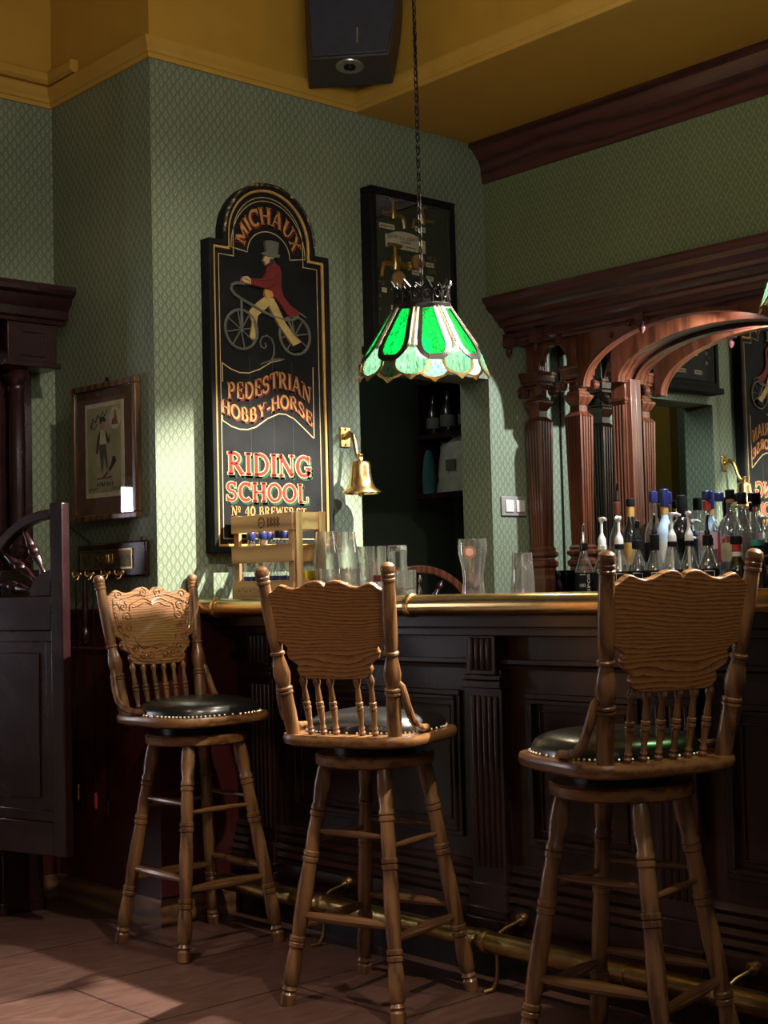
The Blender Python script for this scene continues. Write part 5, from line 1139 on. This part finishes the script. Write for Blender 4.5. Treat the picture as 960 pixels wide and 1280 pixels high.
bottle('slim clear bottle with a long black cap, back row, nearest the reflected bell', (.385,-.955,Z2), tall, 'bottleglass', 'black', .316, .045, (.06,.12), 'greyp', (.262,.27), 'paper', group=gb)
bottle('bottle with a dark cap seen between the pink-labelled and broad bottles', (.385,-.852,Z2), tall, 'bottleglass', 'navy', .322, .035, (.05,.15), 'redcap', group=gb)
bottle('squat dark bottle with a striped label at the right edge', (.285,-1.165,Z2), [(.040,0),(.045,.005),(.046,.12),(.040,.15),(.022,.175),(.020,.20)], 'bottleglass', 'black', .232, .035, (.03,.115), 'black', (.06,.07), 'white', group=gb, text='frame')
bottle('black cordial bottle with a pourer, behind the peach syrup', (.198,-.598,ZK), syk, 'darkglass', 'black', .236, .04, (.03,.11), 'greyp', pump=('pour','blackmetal'), group=gb)
bottle('black cordial bottle with white ornament, behind the green liquid', (.198,-.849,ZK), syk, 'darkglass', 'black', .232, .03, (.03,.11), 'black', group=gb, text='frame')
bottle('black cordial bottle with white ornament, behind the last white pump', (.198,-.929,ZK), syk, 'darkglass', 'black', .232, .03, (.03,.11), 'black', group=gb, text='frame')
t = thing('square_tumbler', 'small dark blue square glass left of the SPOS bottle', 'glass', (.10,-.300,ZK))
MB().rings([[(sx*w,sy*w,z) for sx,sy in ((-1,-1),(1,-1),(1,1),(-1,1))] for w,z in ((.024,0),(.028,.004),(.030,.126),(.028,.126),(.024,.010))]).build('glass_body', MAT['smokeglass'], t, bevel=.002)
MB().box(-.022,.022,-.022,.022,.011,.08).build('dark_contents', MAT['navy'], t)

# ------------------------------------------------------------------ camera
cam = bpy.data.cameras.new('camera'); co = bpy.data.objects.new('camera', cam); COL.objects.link(co)
CAM_F = 1780.35
cam.sensor_fit = 'VERTICAL'; cam.sensor_height = 36; cam.sensor_width = 27; cam.lens = CAM_F/1280*36
yaw, pit, rol = .8375, .054, -.0251
fw = Vector((math.cos(yaw)*math.cos(pit), math.sin(yaw)*math.cos(pit), math.sin(pit))); r0 = Vector((math.sin(yaw), -math.cos(yaw), 0)); u0 = r0.cross(fw)
Rv = math.cos(rol)*r0+math.sin(rol)*u0; Uv = -math.sin(rol)*r0+math.cos(rol)*u0
co.matrix_world = Matrix(((Rv.x,Uv.x,-fw.x,-4.2984),(Rv.y,Uv.y,-fw.y,-4.0966),(Rv.z,Uv.z,-fw.z,1.10),(0,0,0,1)))
bpy.context.scene.camera = co

# ------------------------------------------------------------------ light
def light(name, typ, loc, energy, color, size=.05, target=None, **k):
    l = bpy.data.lights.new(name, typ); l.energy = energy; l.color = color
    if typ == 'AREA': l.size = size
    elif typ in ('POINT','SPOT'): l.shadow_soft_size = size
    for a, b in k.items(): setattr(l, a, b)
    o = bpy.data.objects.new(name, l); COL.objects.link(o); o.location = loc
    if target: o.rotation_euler = (Vector(target)-Vector(loc)).to_track_quat('-Z','Y').to_euler()
    return o
WARM = (1, .80, .58)
light('arch_lamp_light', 'SPOT', (.268,-1.00,2.135), 85, (.95,.97,1.0), .012, (-.1,.1,1.15), spot_size=R(125), spot_blend=.9)
light('bar_spot', 'SPOT', (-.45,-1.35,2.93), 1350, (1,.91,.77), .025, (-1.3,-.7,.9), spot_size=R(60), spot_blend=.3)
light('bar_spot', 'SPOT', (-.45,-2.75,2.93), 900, (1,.91,.77), .025, (-1.5,-2.1,.9), spot_size=R(56), spot_blend=.4)
light('bulb_light', 'POINT', (-1.165,-.825,1.80), 5, WARM, .03)
light('bulb_light', 'POINT', (-1.165,-2.33,1.80), 6, WARM, .03)
light('storeroom_fill', 'POINT', (-.45,.55,2.4), 3.5, (.95,1,.9), .1)  # added fill that lifts the dark storeroom wall and shelves, not a known lamp
light('room_spot', 'SPOT', (-2.3,-3.2,3.6), 230, (1,.86,.68), .05, (-1.6,-.6,.9), spot_size=R(62), spot_blend=.6)
light('floor_spot', 'SPOT', (-3.3,-1.4,3.6), 170, (1,.80,.70), .06, (-2.35,-.95,0), spot_size=R(36), spot_blend=.8)
light('upper_wall_fill', 'AREA', (-2.8,-2.8,2.2), 32, (1,.92,.80), 1.2, (-2.2,-2.2,4))  # added fill aimed upward to brighten the upper walls and soffit, no fixture there
light('hall_glow', 'AREA', (-4.6,-4.5,3.4), 26, (1,.92,.82), 2.0, (-1.6,-.8,1.2))
wld = bpy.data.worlds.new('world'); bpy.context.scene.world = wld; wld.use_nodes = True
bg = wld.node_tree.nodes['Background']; bg.inputs[0].default_value = (1,.88,.74,1); bg.inputs[1].default_value = .08
sc = bpy.context.scene
sc.view_settings.view_transform = 'Standard'; sc.view_settings.look = 'None'; sc.view_settings.gamma = 1; sc.view_settings.use_curve_mapping = False
sc.view_settings.exposure = 0.0
sc.cycles.max_bounces = 10; sc.cycles.transparent_max_bounces = 24; sc.cycles.caustics_reflective = False; sc.cycles.caustics_refractive = False
